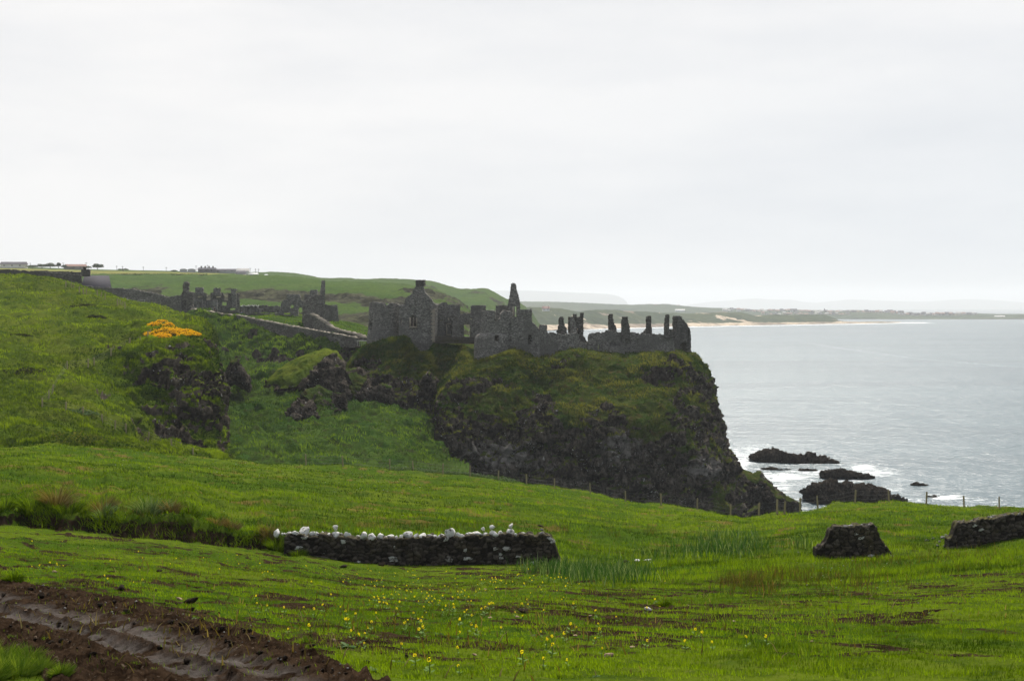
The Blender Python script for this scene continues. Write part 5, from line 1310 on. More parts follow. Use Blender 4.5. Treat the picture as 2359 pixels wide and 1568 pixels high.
# ------------------------------------------------------------------ fences
def on_grid(G, u, v, back=True):
    pu, pv = UC + G[..., 0] * FPX / G[..., 1], VH - (G[..., 2] - CAMZ) * FPX / G[..., 1]
    e = (pu - u) ** 2 + (pv - v) ** 2
    i = np.argmin(e + np.where(e < 40, G[..., 1] * 0.02, 0))
    return G.reshape(-1, 3)[i].copy()
def fence(pts, label, hgt=1.1, rad=0.055, wires=(0.35, 0.7, 1.02), wr=0.006, skip=()):
    """pts: ground points (world). one thing: posts and wires are its parts"""
    mid = np.mean(pts, 0)
    o = empty('wire_fence', (mid[0], mid[1], min(p[2] for p in pts)), label, 'fence')
    src = None
    rr = np.random.RandomState(len(pts))
    for i, p in enumerate(pts):
        if src is None:
            V, F = [], []
            bar(V, F, (0, 0, -.5), (0, 0, 1.0), 1.0, 7)
            F.append(tuple(range(7, 14)))
            quads = [f for f in F if len(f) == 4]; cap = [f for f in F if len(f) == 7]
            src = mk('post', V, [np.array(quads), np.array(cap)], MAT['wood'])
            po = src
        else:
            po = src.copy(); COL.objects.link(po)
        po.parent = o
        h = hgt * rr.uniform(.92, 1.08); w_ = rad * rr.uniform(.85, 1.2)
        po.location = Vector([float(x) for x in p]) - o.location
        po.scale = (w_, w_, h)
        po.rotation_euler = (rr.uniform(-.06, .06), rr.uniform(-.07, .07), rr.uniform(0, 3))
    for z in wires:
        V, F = [], []
        for i, (a, b) in enumerate(zip(pts[:-1], pts[1:])):
            if i in skip: continue
            for t in range(3):
                sag = lambda q: -0.10 * 4 * q * (1 - q) * .6
                q0, q1 = t / 3, (t + 1) / 3
                bar(V, F, a + (b - a) * q0 + (0, -.06, z * hgt / 1.1 + sag(q0)), a + (b - a) * q1 + (0, -.06, z * hgt / 1.1 + sag(q1)), wr, 4)
        mk('wire', V, np.array(F), MAT['wire'], parent=o)
    return o
def ridge_pt(u, off=1.0, v=None):
    d = float(ridge_d(u)) - off
    x = (u - UC) * d / FPX
    return np.array([x, d, near_z(x, d)[0]])
fence([ridge_pt(q_, 1.0) for q_ in (705, 790, 898, 952, 1020, 1083, 1148, 1213, 1277, 1360, 1441, 1523, 1606, 1683, 1748)], 'long wire fence along the brow of the field below the castle crag', 1.2, .085)
fence([ridge_pt(q_, 1.0) for q_ in (1748, 1790, 1807, 1843, 1884, 1970, 2048, 2134, 2221, 2302, 2390, 2480)], 'wire fence on the clifftop at the right, posts against the sea', 1.25, .085)
hill_pts = [(446, 1052), (395, 1030), (341, 1012), (290, 994), (266, 987), (235, 974), (192, 957), (152, 948), (99, 937)]
fence([on_grid(G_HEAD, *q_) for q_ in hill_pts], 'old wire fence climbing the lower left slope towards a thick stump', 1.0, .085)
fence([on_grid(G_HEAD, *q_) for q_ in [(99, 937), (114, 920), (120, 906), (155, 850), (203, 845), (216, 841), (256, 817), (299, 796), (323, 791), (339, 778), (346, 775)]], 'leaning line of fence posts rising to the yellow gorse', 1.1, .085)
fence([on_grid(G_HEAD, *q_) for q_ in [(147, 660), (152, 662), (164, 666), (170, 668), (174, 671), (183, 675), (192, 677), (200, 679), (224, 684), (233, 687), (242, 690), (255, 697), (270, 704), (276, 706), (281, 708), (287, 711)]], 'crowded line of posts down the slope by the slate-roofed cottage', 1.35, .11)
wr_ = [P(*q_) for q_ in [(206, 679, 331), (240, 684, 333), (280, 690, 334), (310, 698, 335), (333, 695, 335)]]
o = empty('rope_rail', wr_[2], 'pale rope rail along the path below the yard wall', 'railing')
V, F = [], []
for h in (0, .45):
    for a, b in zip(wr_[:-1], wr_[1:]): bar(V, F, a + (0, 0, h), b + (0, 0, h), .035, 4)
mk('rail', V, np.array(F), MAT['rail'], parent=o)
V, F = [], []
for a in wr_: bar(V, F, a + (0, 0, -.8), a + (0, 0, .55), .05, 5)
mk('railing_post', V, np.array(F), MAT['rail'], parent=o)

# ------------------------------------------------------------------ grass, reeds, tussocks
def blades(pts, ln, wd, tint, lean=0.35, seed=0, up=None, rnd=None):
    n = len(pts); rr = np.random.RandomState(seed)
    an = rr.rand(n) * 2 * np.pi
    ca, sa = np.cos(an), np.sin(an)
    le = lean * (0.35 + rr.rand(n))
    dirv = np.stack([np.cos(an + 1.3) * le, np.sin(an + 1.3) * le, np.ones(n)], -1)
    if rnd is not None: dirv = dirv + rnd
    dirv /= np.linalg.norm(dirv, axis=1, keepdims=True)
    side = np.stack([ca, sa, 0 * ca], -1) * wd[:, None] * .5
    mid = pts + dirv * (ln * .55)[:, None]
    tip = pts + dirv * ln[:, None]; tip[:, :2] += dirv[:, :2] * (ln * .45)[:, None]; tip[:, 2] -= ln * .10 * le / max(lean, .01)
    V = np.stack([pts - side, pts + side, mid - side * .7, mid + side * .7, tip], 1).reshape(-1, 3)
    b = np.arange(n)[:, None] * 5
    F = np.concatenate([b + [0, 1, 3], b + [0, 3, 2], b + [2, 3, 4]])
    return V, F, np.repeat(tint, 5)
def sample_grid(G, n, r0, r1, c0, c1, rr, attrs=()):
    fr = r0 + rr.rand(n) * (r1 - r0 - 1); fc = c0 + rr.rand(n) * (c1 - c0 - 1)
    i, j = fr.astype(int), fc.astype(int); a, b = (fr - i)[:, None], (fc - j)[:, None]
    p = (G[i, j] * (1 - a) + G[i + 1, j] * a) * (1 - b) + (G[i, j + 1] * (1 - a) + G[i + 1, j + 1] * a) * b
    return p, [A_[i, j] for A_ in attrs]
rr = np.random.RandomState(11)
n0 = 15
p, (soil, dry, wetv) = sample_grid(G_NEAR, 640000, 12, n0 + NA + 14, 20, len(uu) - 20, rr, (AT['soil'], AT['dry'], AT['wet']))
uP = UC + p[:, 0] * FPX / p[:, 1]; d = p[:, 1]
up_ = np.maximum(sstep(d, 54, 58), sstep(uP, 1300, 1450) * sstep(d, 34, 46))
clump = fbm(p, 1.6, 3, .6, 51); clump2 = fbm(p, .45, 3, .6, 52); bigp = fbm(p, (9.0, 4.5, 5), 4, .6, 53)
keep = rr.rand(len(p)) > np.clip(soil * 1.25 - .15, 0, 1) * np.where(up_ > .5, .97, np.where(soil > .95, .97, .88))
keep &= rr.rand(len(p)) < np.clip(.62 + 1.0 * clump2, .10, 1) * (1 - .35 * (1 - up_))
p, d, up_, clump, clump2, bigp, dry, uP, soil = [a[keep] for a in (p, d, up_, clump, clump2, bigp, dry, uP, soil)]
ln = (0.026 + .035 * rr.rand(len(p)) + .06 * np.clip(clump2, 0, 1)) * (1 - up_) + up_ * (.08 + .12 * rr.rand(len(p)) + .26 * np.clip(clump + .05, 0, 1))
wdt = np.maximum(.006, d * .00034)
zone = -.20 * sstep(d, 60, 75) * (1 - sstep(uP, 900, 1300)) + .18 * sstep(uP, 1000, 1300) * sstep(d, 90, 120) + .10 * (1 - up_)  # broad shadowed and sunlit areas, with ranker grass, put into the blade tint
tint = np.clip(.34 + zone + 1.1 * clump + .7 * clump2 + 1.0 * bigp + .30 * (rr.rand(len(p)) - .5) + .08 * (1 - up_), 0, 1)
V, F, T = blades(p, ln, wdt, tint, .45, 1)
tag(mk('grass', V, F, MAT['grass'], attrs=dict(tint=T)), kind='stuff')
# headland, gully and crag turf
def turf(G, RK, n, mat, seed, lo, hi, wk, rows, cols, thr=.45, lean=.5, bias=.35, stp=0.0):
    rr = np.random.RandomState(seed)
    nz = np.abs(gridnormals(G)[..., 2])
    p, (rk, nz) = sample_grid(G, n, rows[0], rows[1], cols[0], cols[1], rr, (RK, nz))
    cl = fbm(p, (3.6, 3.0, 1.3), 4, .6, seed); cb = fbm(p, (14, 9, 5), 3, .5, seed + 1)
    k = (rk < thr) & (rr.rand(n) < np.clip(.7 + 1.2 * cl, .1, 1))
    p, cl, cb, nz = p[k], cl[k], cb[k], nz[k]
    bias = bias + stp * (1 - sstep(nz, .35, .8))
    ln = lo + (hi - lo) * np.clip(.4 + cl + .4 * (rr.rand(len(p)) - .5), 0, 1)
    V, F, T = blades(p, ln, np.maximum(.03, p[:, 1] * wk), np.clip(bias + 1.3 * cl + .8 * cb + .3 * (rr.rand(len(p)) - .5), 0, 1), lean, seed)
    tag(mk('grass', V, F, mat, attrs=dict(tint=T)), kind='stuff')
MAT['hillgrass'] = blade_mat('hill_blade', (0.014, 0.038, 0.003), (0.195, 0.280, 0.012), 0.5)
MAT['craggrass'] = blade_mat('crag_blade', (0.024, 0.062, 0.010), (0.165, 0.175, 0.038), 0.4)
MAT['gullygrass'] = blade_mat('gully_blade', (0.010, 0.036, 0.006), (0.15, 0.24, 0.030), 0.45)
turf(G_HEAD, RK_HEAD, 150000, MAT['hillgrass'], 61, .12, .6, .0005, (30, 300), (60, 420), stp=-.45)
turf(G_GUL, RK_GUL, 70000, MAT['gullygrass'], 62, .2, .8, .0005, (20, 280), (10, 350), .6)
turf(G_KR, RK_KR, 110000, MAT['craggrass'], 63, .2, .8, .0005, (20, 270), (5, 600), .5, .8)
turf(G_EST, G_EST[..., 0] * 0, 20000, MAT['gullygrass'], 64, .1, .3, .0006, (5, 80), (60, 240), .5, .4, .75)

# tussocks growing on the bank: each one a thing
def tussock(u, vbase, vtop, wpx, n, mat, label, seed, d=None, lean=.9, wd=.03):
    n = int(n * .45) if wd >= .03 else n
    g = on_field(u, vbase) if d is None else None
    if d is not None:
        x = (u - UC) * d / FPX; g = np.array([x, d, near_z(x, d)[0]])
    h = (vbase - vtop) * g[1] / FPX; R_ = wpx / 2 * g[1] / FPX
    rr = np.random.RandomState(seed)
    a = rr.rand(n) * 2 * np.pi; q_ = np.sqrt(rr.rand(n)) * R_ * .55
    pts = np.stack([np.cos(a) * q_, np.sin(a) * q_, np.zeros(n) - .05], -1) + g
    pts[:, 2] = np.minimum(near_z(pts[:, 0], pts[:, 1]) - .03, g[2] + .2)
    out_ = np.stack([np.cos(a), np.sin(a), 0 * a], -1) * (q_ / (R_ * .55) * lean * .8)[:, None]
    ln = h * (.55 + .5 * rr.rand(n)) * (1.05 - .35 * q_ / (R_ * .55))
    V, F, T = blades(pts, ln, np.full(n, wd), np.clip(rr.rand(n) ** 1.6, 0, 1), .5, seed, rnd=out_)
    return tag(mk('grass_tussock', V, F, mat, loc=g, attrs=dict(tint=T)), label, 'grass tussock', 'tussocks along the earth bank')
tussock(130, 1200, 1118, 60, 900, MAT['drygrass'], 'tallest dry brown tussock standing on the earth bank', 1, 56.8)
tussock(75, 1200, 1145, 90, 900, MAT['grass'], 'wide dark green tussock left of the tallest dry one on the bank', 2, 56.8)
tussock(12, 1205, 1160, 60, 700, MAT['grass'], 'green tussock on the bank at the left edge of the photo', 3, 56.6)
tussock(236, 1205, 1148, 56, 800, MAT['drygrass'], 'rounded straw-tipped tussock on the bank right of the tallest one', 4, 57.0)
tussock(345, 1215, 1155, 120, 1300, MAT['reed'], 'broad pale-bladed tussock spilling over the middle of the bank', 5, 56.9)
tussock(240, 1225, 1185, 70, 500, MAT['reed'], 'pale drooping tussock below the rounded one on the bank face', 6, 56.2)
tussock(395, 1225, 1182, 55, 700, MAT['drygrass'], 'brown tussock at the right shoulder of the broad pale one', 7, 56.9)
tussock(440, 1238, 1208, 60, 500, MAT['grass'], 'low green tussock where the bank begins to fall', 8, 56.8)
tussock(505, 1245, 1212, 70, 600, MAT['drygrass'], 'low straw-coloured tussock halfway between the tall ones and the wall', 9, 56.8)
tussock(535, 1255, 1220, 44, 600, MAT['drygrass'], 'small brown hummock on the low end of the bank', 10, 56.6)
tussock(618, 1252, 1212, 52, 800, MAT['drygrass'], 'brown tussock at the left end of the whitewashed wall', 11, 56.3)
tussock(640, 1270, 1222, 60, 800, MAT['grass'], 'green tussock hanging over the left end of the whitewashed wall', 12, 55.7)
tussock(160, 1222, 1180, 120, 700, MAT['grass'], 'long green fringe of grass drooping from the bank below the tallest tussock', 13, 56.4)
tussock(690, 1290, 1265, 50, 400, MAT['grass'], 'grass tuft at the foot of the whitewashed wall near its left end', 14, 54.6)
MAT['lushgrass'] = blade_mat('lush_blade', (0.07, 0.14, 0.012), (0.20, 0.27, 0.04), 0.5)
for i_, (u_, vb_, vt_, w_) in enumerate([(-30, 1560, 1480, 110), (15, 1535, 1478, 90), (10, 1580, 1505, 110), (60, 1560, 1498, 80), (45, 1600, 1525, 110), (95, 1590, 1535, 70), (-20, 1610, 1530, 110), (140, 1605, 1560, 60)]):
    tussock(u_, vb_, vt_, w_, 420, MAT['lushgrass'], 'long bright grass growing in the bottom left corner beside the track', 15 + i_ * 7, 14.6 - (vb_ - 1535) * .022, .7, .011)['group'] = 'long grass in the bottom left corner'
tussock(30, 1336, 1300, 60, 700, MAT['grass'], 'dark green tuft at the left edge where the track enters', 17, None, .6, .008)
tussock(1530, 1395, 1372, 36, 500, MAT['grass'], 'round dark green tuft in the sown field left of the rushes', 18, None, .8, .009)
# small tufts in the mud
for i, (u_, v_, w_) in enumerate([(22, 1468, 28), (272, 1517, 34), (312, 1525, 22), (290, 1412, 26), (340, 1449, 20), (83, 1346, 30), (620, 1517, 26), (360, 1540, 20), (530, 1435, 30), (105, 1470, 18), (210, 1361, 24)]):
    tussock(u_, v_, v_ - 16, w_, 160, MAT['lushgrass'], 'little bright grass tuft sprouting from the muddy track', 40 + i, None, .9, .006)['group'] = 'tufts sprouting in the mud'
# irises and rushes (uncountable)
def patch_blades(name, spots, n, mat, lo, hi, wd, seed, lean=.25):
    rr = np.random.RandomState(seed); out_p = []
    for (u_, v_, ru, rv, k) in spots:
        for _ in range(int(n * k)):
            out_p.append(on_field_fast(u_ + rr.normal() * ru, v_ + rr.normal() * rv))
    pts = np.array(out_p); pts = pts[np.isfinite(pts[:, 0])]
    m_ = len(pts); ln = lo + (hi - lo) * rr.rand(m_)
    V, F, T = blades(pts, ln, np.full(m_, wd), np.clip(rr.rand(m_) ** 5, 0, 1), lean, seed)
    return tag(mk(name, V, F, mat, attrs=dict(tint=T)), kind='stuff')
_vv = VH - (G_NEAR[:n0 + NA, :, 2] - CAMZ) * FPX / DD[:n0 + NA]
_vm = np.minimum.accumulate(_vv, 0)
def on_field_fast(u, v):
    c = int(np.clip(np.searchsorted(uu, u) - 1, 0, len(uu) - 2))
    r_ = int(np.searchsorted(-_vm[:, c], -v))
    if r_ <= 1 or r_ >= len(_vm): return (np.nan, 0, 0)
    return G_NEAR[r_, c]
patch_blades('iris_reeds', [(1640, 1262, 40, 14, .6), (1700, 1268, 45, 9, .8), (1660, 1240, 25, 8, .3), (1735, 1245, 20, 10, .2), (1600, 1275, 30, 8, .3), (1520, 1290, 60, 6, .2), (1850, 1262, 20, 5, .15)], 420, MAT['reed'], .35, .75, .035, 71, .4)
patch_blades('iris_reeds', [(1255, 1316, 30, 5, .5), (1330, 1322, 34, 9, .9), (1400, 1328, 40, 9, .9), (1455, 1330, 28, 8, .5)], 520, MAT['reed'], .35, .62, .028, 72, .32)
patch_blades('iris_reeds', [(1625, 1405, 30, 22, .25), (1690, 1450, 30, 20, .2), (1790, 1475, 60, 25, .3), (1660, 1370, 24, 12, .15), (1870, 1500, 60, 25, .2), (1950, 1420, 80, 25, .15)], 420, MAT['lushgrass'], .10, .26, .010, 73, .35)
patch_blades('rushes', [(1690, 1345, 26, 9, .6), (1735, 1338, 16, 6, .35), (1790, 1328, 24, 7, .6), (1860, 1335, 26, 9, .3), (1930, 1335, 44, 10, .4), (1500, 1228, 12, 4, .25), (1300, 1222, 12, 4, .2), (1760, 1362, 30, 8, .3), (2120, 1290, 60, 14, .5), (2000, 1300, 60, 10, .4), (1420, 1235, 14, 5, .15), (2250, 1290, 50, 14, .4), (1960, 1345, 60, 15, .4)], 340, MAT['rush'], .18, .46, .016, 74, .45)
patch_blades('bent_grass', [(330, 1175, 60, 12, .5), (250, 1170, 60, 12, .3), (140, 1140, 30, 12, .3), (700, 1215, 60, 6, .4), (900, 1215, 100, 6, .4), (1100, 1215, 100, 6, .3)], 700, MAT['drygrass'], .25, .55, .010, 75, .6)

rr = np.random.RandomState(91)
ub = rr.uniform(0, 690, 3000); tb = rr.rand(3000)
xb = (ub - UC) * 56.2 / FPX
bw = 1.5 * fbm(np.stack([xb, xb * 0, xb * 0], -1), 2.4, 5, 0.62, 3)
db = DW + .25 - bw + rr.normal(size=3000) * .35
xb = (ub - UC) * db / FPX
pb = np.stack([xb, db, near_z(xb, db)], -1)
cl_ = fbm(pb, 1.2, 3, .6, 92)
ln = (.16 + .22 * rr.rand(3000) + .30 * np.clip(cl_, 0, 1)); kb = rr.rand(3000) < np.clip(.7 + 1.2 * cl_, .1, 1)
out_ = np.stack([rr.normal(size=3000) * .5, -np.abs(rr.normal(size=3000)) * .9, np.zeros(3000)], -1)
V, F, T = blades(pb[kb], ln[kb], np.full(kb.sum(), .03), np.clip(.3 + cl_[kb] + .5 * (rr.rand(kb.sum()) - .5), 0, 1), .5, 93, rnd=out_[kb])
tag(mk('grass', V, F, MAT['grass'], attrs=dict(tint=T)), kind='stuff')

patch_blades('bent_grass', [(500, 1130, 420, 40, 1.0), (1150, 1170, 260, 40, .8), (1800, 1300, 320, 60, 1.2), (1000, 1400, 420, 60, .8), (400, 1300, 200, 25, .3)], 1500, MAT['drygrass'], .06, .22, .018, 76, .7)

# gorse in flower on the headland
def leafy(name, ctr, rad, n, size, mat, parent, seed, cov=(0, 1)):
    rr = np.random.RandomState(seed)
    q_ = rr.normal(size=(n, 3)); q_ /= np.linalg.norm(q_, axis=1, keepdims=True)
    q_[:, 2] = np.abs(q_[:, 2])
    q_ *= (cov[0] + (cov[1] - cov[0]) * rr.rand(n) ** .5)[:, None]
    q_ *= (1 + .35 * vnoise(q_ * 2.6 + seed)[:, None])
    c0 = np.asarray(ctr) + q_ * np.asarray(rad)
    a = rr.normal(size=(n, 3)); a /= np.linalg.norm(a, axis=1, keepdims=True)
    b = np.cross(a, rr.normal(size=(n, 3))); b /= np.linalg.norm(b, axis=1, keepdims=True)
    s = size * (.6 + .8 * rr.rand(n))[:, None]
    V = np.stack([c0 - a * s, c0 + b * s * .6, c0 + a * s, c0 - b * s * .6], 1).reshape(-1, 3)
    t = np.repeat(rr.rand(n), 4)
    return mk(name, V, np.arange(n * 4).reshape(-1, 4), mat, parent=parent, attrs=dict(tint=t))
MAT['gorse'] = blade_mat('gorse_flower', (0.72, 0.34, 0.006), (0.95, 0.62, 0.02), 0.35)
MAT['gorse_leaf'] = blade_mat('gorse_leaf', (0.02, 0.035, 0.008), (0.055, 0.075, 0.015), 0.3)
for lab, spots, sd_, dens in (('large spreading gorse bush covered in orange-yellow flowers at the cliff edge', [(358, 771, 1.5, .6), (385, 768, 2.2, .8), (412, 770, 2.0, .7), (434, 774, 1.5, .5), (450, 781, .9, .35), (372, 777, 1.3, .5)], 81, 1.0),
                         ('smaller darker gorse bush in sparse yellow flower behind the large one', [(356, 752, 1.0, .6), (372, 748, 1.1, .7), (388, 752, .8, .5)], 86, .65)):
    g0 = on_grid(G_HEAD, spots[1][0], spots[1][1])
    o = empty('gorse_bush', g0, lab, 'gorse bush')
    vs_, fs_ = [], []
    for k, (u_, v_, rx, rz) in enumerate(spots):
        g_ = on_grid(G_HEAD, u_, v_)
        leafy('foliage', g_, (rx, rx, rz), 900, .10, MAT['gorse_leaf'], o, sd_ + k, (.3, .97))
        leafy('flowers', g_ + (0, 0, .03), (rx * 1.03, rx * 1.03, rz * 1.05), int(1000 * dens), .10, MAT['gorse'], o, sd_ + k + 40, (.70, 1.10))
leafy_o = empty('butterbur_patch', on_grid(G_HEAD, 185, 955), 'patch of pale broad leaves by the fence on the lower left slope', 'plant')
MAT['paleleaf'] = blade_mat('pale_leaf', (0.05, 0.10, 0.03), (0.16, 0.22, 0.11), 0.3)
for k, (u_, v_) in enumerate([(165, 948), (180, 952), (198, 954), (213, 958)]):
    leafy('leaves', on_grid(G_HEAD, u_, v_), (.8, .8, .35), 120, .14, MAT['paleleaf'], leafy_o, 300 + k, (.4, 1))
crow = on_grid(G_HEAD, 181, 953)
# clifftop weeds behind the long fence
for k, (u0_, u1_) in enumerate([(880, 1180)]):
    o = empty('weed_fringe', ridge_pt(1020, .5), 'frothy pale green fringe of weeds under the long fence', 'plant')
    for i, u_ in enumerate(np.linspace(u0_, u1_, 34)):
        leafy('leaves', ridge_pt(u_, r.uniform(-.5, 1.5)), (.9, .5, .45), 90, .09, MAT['paleleaf'], o, 320 + i, (.4, 1))

# ------------------------------------------------------------------ flowers
MAT['petal'] = blade_mat('yellow_petal', (0.95, 0.80, 0.03), (0.95, 0.80, 0.03), 0.45)
MAT['stem'] = plain('stem_green', (0.10, 0.17, 0.035), 0.8, 0.1, 0.2, 8.0)
MAT['daisy'] = plain('white_petal', (0.8, 0.8, 0.78), 0.8, 0.1, 0.05, 8.0)
def flower_src(seed):
    rr = np.random.RandomState(seed)
    V, F, mi = [], [], []
    def quad(c0, a, b, m_):
        k0 = len(V); V.extend([tuple(c0 - a), tuple(c0 - b), tuple(c0 + a), tuple(c0 + b)]); F.append((k0, k0 + 1, k0 + 2, k0 + 3)); mi.append(m_)
    top = np.array([rr.uniform(-.05, .05), rr.uniform(-.05, .05), 1.0])
    nb = len(F); bar(V, F, (0, 0, 0), top, .035, 4); mi.extend([1] * (len(F) - nb))
    for k in range(5):
        a = rr.rand() * 6.28; h = rr.uniform(.1, .6)
        c0 = top * h + np.array([math.cos(a), math.sin(a), 0]) * .2
        quad(c0, np.array([math.cos(a), math.sin(a), .3]) * .2, np.array([-math.sin(a), math.cos(a), 0]) * .10, 1)
    for k in range(13):
        d_ = rr.normal(size=3); d_ /= np.linalg.norm(d_)
        a = np.cross(d_, rr.normal(size=3)); a /= np.linalg.norm(a); b = np.cross(d_, a)
        quad(top + d_ * np.array([.11, .11, .15]), a * .065, b * .065, 0)
    return mk('yellow_flower', V, np.array(F), [MAT['petal'], MAT['stem']], midx=mi)
fsrc = [flower_src(400 + k) for k in range(5)]; fused = set()
rr = np.random.RandomState(21)
spots = [(1010, 1400, 130, 42, 66), (1160, 1350, 120, 26, 36), (1290, 1350, 90, 22, 26), (880, 1370, 90, 34, 26), (1250, 1440, 120, 40, 18), (800, 1330, 120, 24, 18), (600, 1320, 130, 24, 12), (760, 1460, 60, 24, 14), (1500, 1470, 130, 50, 14), (1290, 1340, 12, 5, 8), (120, 1312, 26, 4, 6), (300, 1290, 140, 20, 10), (1150, 1520, 180, 24, 8), (596, 1400, 8, 12, 4), (240, 1345, 12, 5, 2), (325, 1350, 8, 3, 2), (1000, 1390, 30, 10, 8)]
cnt = 0
for (u_, v_, ru, rv, n_) in spots:
    for _ in range(n_):
        a_, b_ = u_ + rr.normal() * ru * .95, v_ + rr.normal() * rv * .95
        g_ = on_field_fast(a_, b_)
        if not np.isfinite(g_[0]) or g_[1] > 54: continue
        w_, _t = track(np.atleast_1d(g_[0]), np.atleast_1d(g_[1])); w_ = float(w_[0])
        if -.1 < w_ < 6.5 and g_[1] < 40: continue
        i = cnt % 5; src = fsrc[i]
        s = rr.uniform(.08, .145)
        o = place(src, g_, (s * 1.15, s * 1.15, s), (rr.uniform(-.2, .2), rr.uniform(-.2, .2), rr.uniform(0, 6)), 'yellow-headed flowering weed on a short stem in the sown grass', 'flower', 'yellow flowers scattered over the sown field', i not in fused)
        fused.add(i); cnt += 1
def daisy_src():
    V, F, mi = [], [], []
    for k in range(7):
        a = k * 2 * math.pi / 7
        c0 = np.array([math.cos(a) * .5, math.sin(a) * .5, 1.0]); t = np.array([math.cos(a), math.sin(a), .25]) * .5; n_ = np.array([-math.sin(a), math.cos(a), 0]) * .25
        k0 = len(V); V += [tuple(c0 - t), tuple(c0 - n_), tuple(c0 + t), tuple(c0 + n_)]; F.append((k0, k0 + 1, k0 + 2, k0 + 3)); mi.append(0)
    nb = len(F); bar(V, F, (0, 0, -2.0), (0, 0, 1.0), .06, 4); mi += [1] * (len(F) - nb)
    return mk('daisy', V, np.array(F), [MAT['daisy'], MAT['stem']], midx=mi)
dsrc = daisy_src(); first = True
for (u_, v_, ru, rv, n_) in [(400, 1080, 220, 14, 16), (700, 1110, 200, 20, 16), (850, 1140, 100, 8, 10), (1150, 1150, 200, 20, 12), (1900, 1310, 120, 14, 12), (1650, 1210, 120, 14, 8), (2000, 1350, 160, 30, 14), (2150, 1420, 120, 40, 6), (900, 1180, 200, 14, 8)]:
    for _ in range(n_):
        g_ = on_field_fast(u_ + rr.normal() * ru * .7, v_ + rr.normal() * rv * .7)
        if not np.isfinite(g_[0]): continue
        s = g_[1] * .00038 + .012
        place(dsrc, (g_[0], g_[1], g_[2] + .12 + s), s, (rr.uniform(-1.0, -.3), rr.uniform(-.3, .3), 0), 'single white daisy showing as a speck in the long grass', 'daisy', 'white daisies dotted through the grass', first); first = False
# broad dock leaves at the track edge
def dock(u_, v_, wpx, label, seed):
    g_ = on_field(u_, v_); R_ = wpx / 2 * g_[1] / FPX
    rr = np.random.RandomState(seed); V, F, T = [], [], []
    for k in range(16):
        a = rr.rand() * 6.28; l = R_ * rr.uniform(.5, 1.0); e = rr.uniform(.25, .9)
        t = np.array([math.cos(a), math.sin(a), e]); t /= np.linalg.norm(t); n_ = np.array([-math.sin(a), math.cos(a), 0])
        pr = [(0, .02), (.3, .14), (.6, .2), (.85, .12), (1, .01)]; k0 = len(V)
        for q_, w_ in pr:
            c0 = g_ + t * l * q_ - np.array([0, 0, .35 * l * q_ * q_])
            V += [tuple(c0 - n_ * l * w_), tuple(c0 + n_ * l * w_ + (0, 0, .03 * l))]
        for q_ in range(4): F.append((k0 + 2 * q_, k0 + 2 * q_ + 1, k0 + 2 * q_ + 3, k0 + 2 * q_ + 2))
        T += [rr.rand()] * 10
    return tag(mk('dock_plant', V, np.array(F), MAT['paleleaf'], loc=g_, attrs=dict(tint=T)), label, 'weed')
dock(443, 1424, 26, 'small pale dock plant alone on the bare soil by the track', 1)
dock(590, 1412, 40, 'tall dock plant under yellow flowers at the track edge', 2)
dock(800, 1490, 60, 'spreading dock plant beside the reddish stone', 3)
dock(920, 1530, 60, 'pale-leaved dock plant by the upright lump of earth', 4)
dock(855, 1545, 50, 'dark dock plant at the very end of the track', 5)
dock(1228, 1464, 24, 'small dock plant in the middle of the sown field', 6)
dock(1374, 1558, 26, 'silvery dock plant at the bottom edge of the field', 7)
dock(1010, 1462, 30, 'dock plant near the yellow flowers in mid field', 8)
tussock(545, 1425, 1402, 50, 350, MAT['lushgrass'], 'straggling grass tuft on the bare strip above the track', 60, None, 1.0, .007)
tussock(700, 1478, 1452, 60, 450, MAT['lushgrass'], 'leafy grass tuft left of the reddish stone', 61, None, 1.0, .007)
tussock(940, 1560, 1535, 90, 700, MAT['lushgrass'], 'thick grass tuft at the bottom edge past the end of the track', 62, None, 1.0, .007)

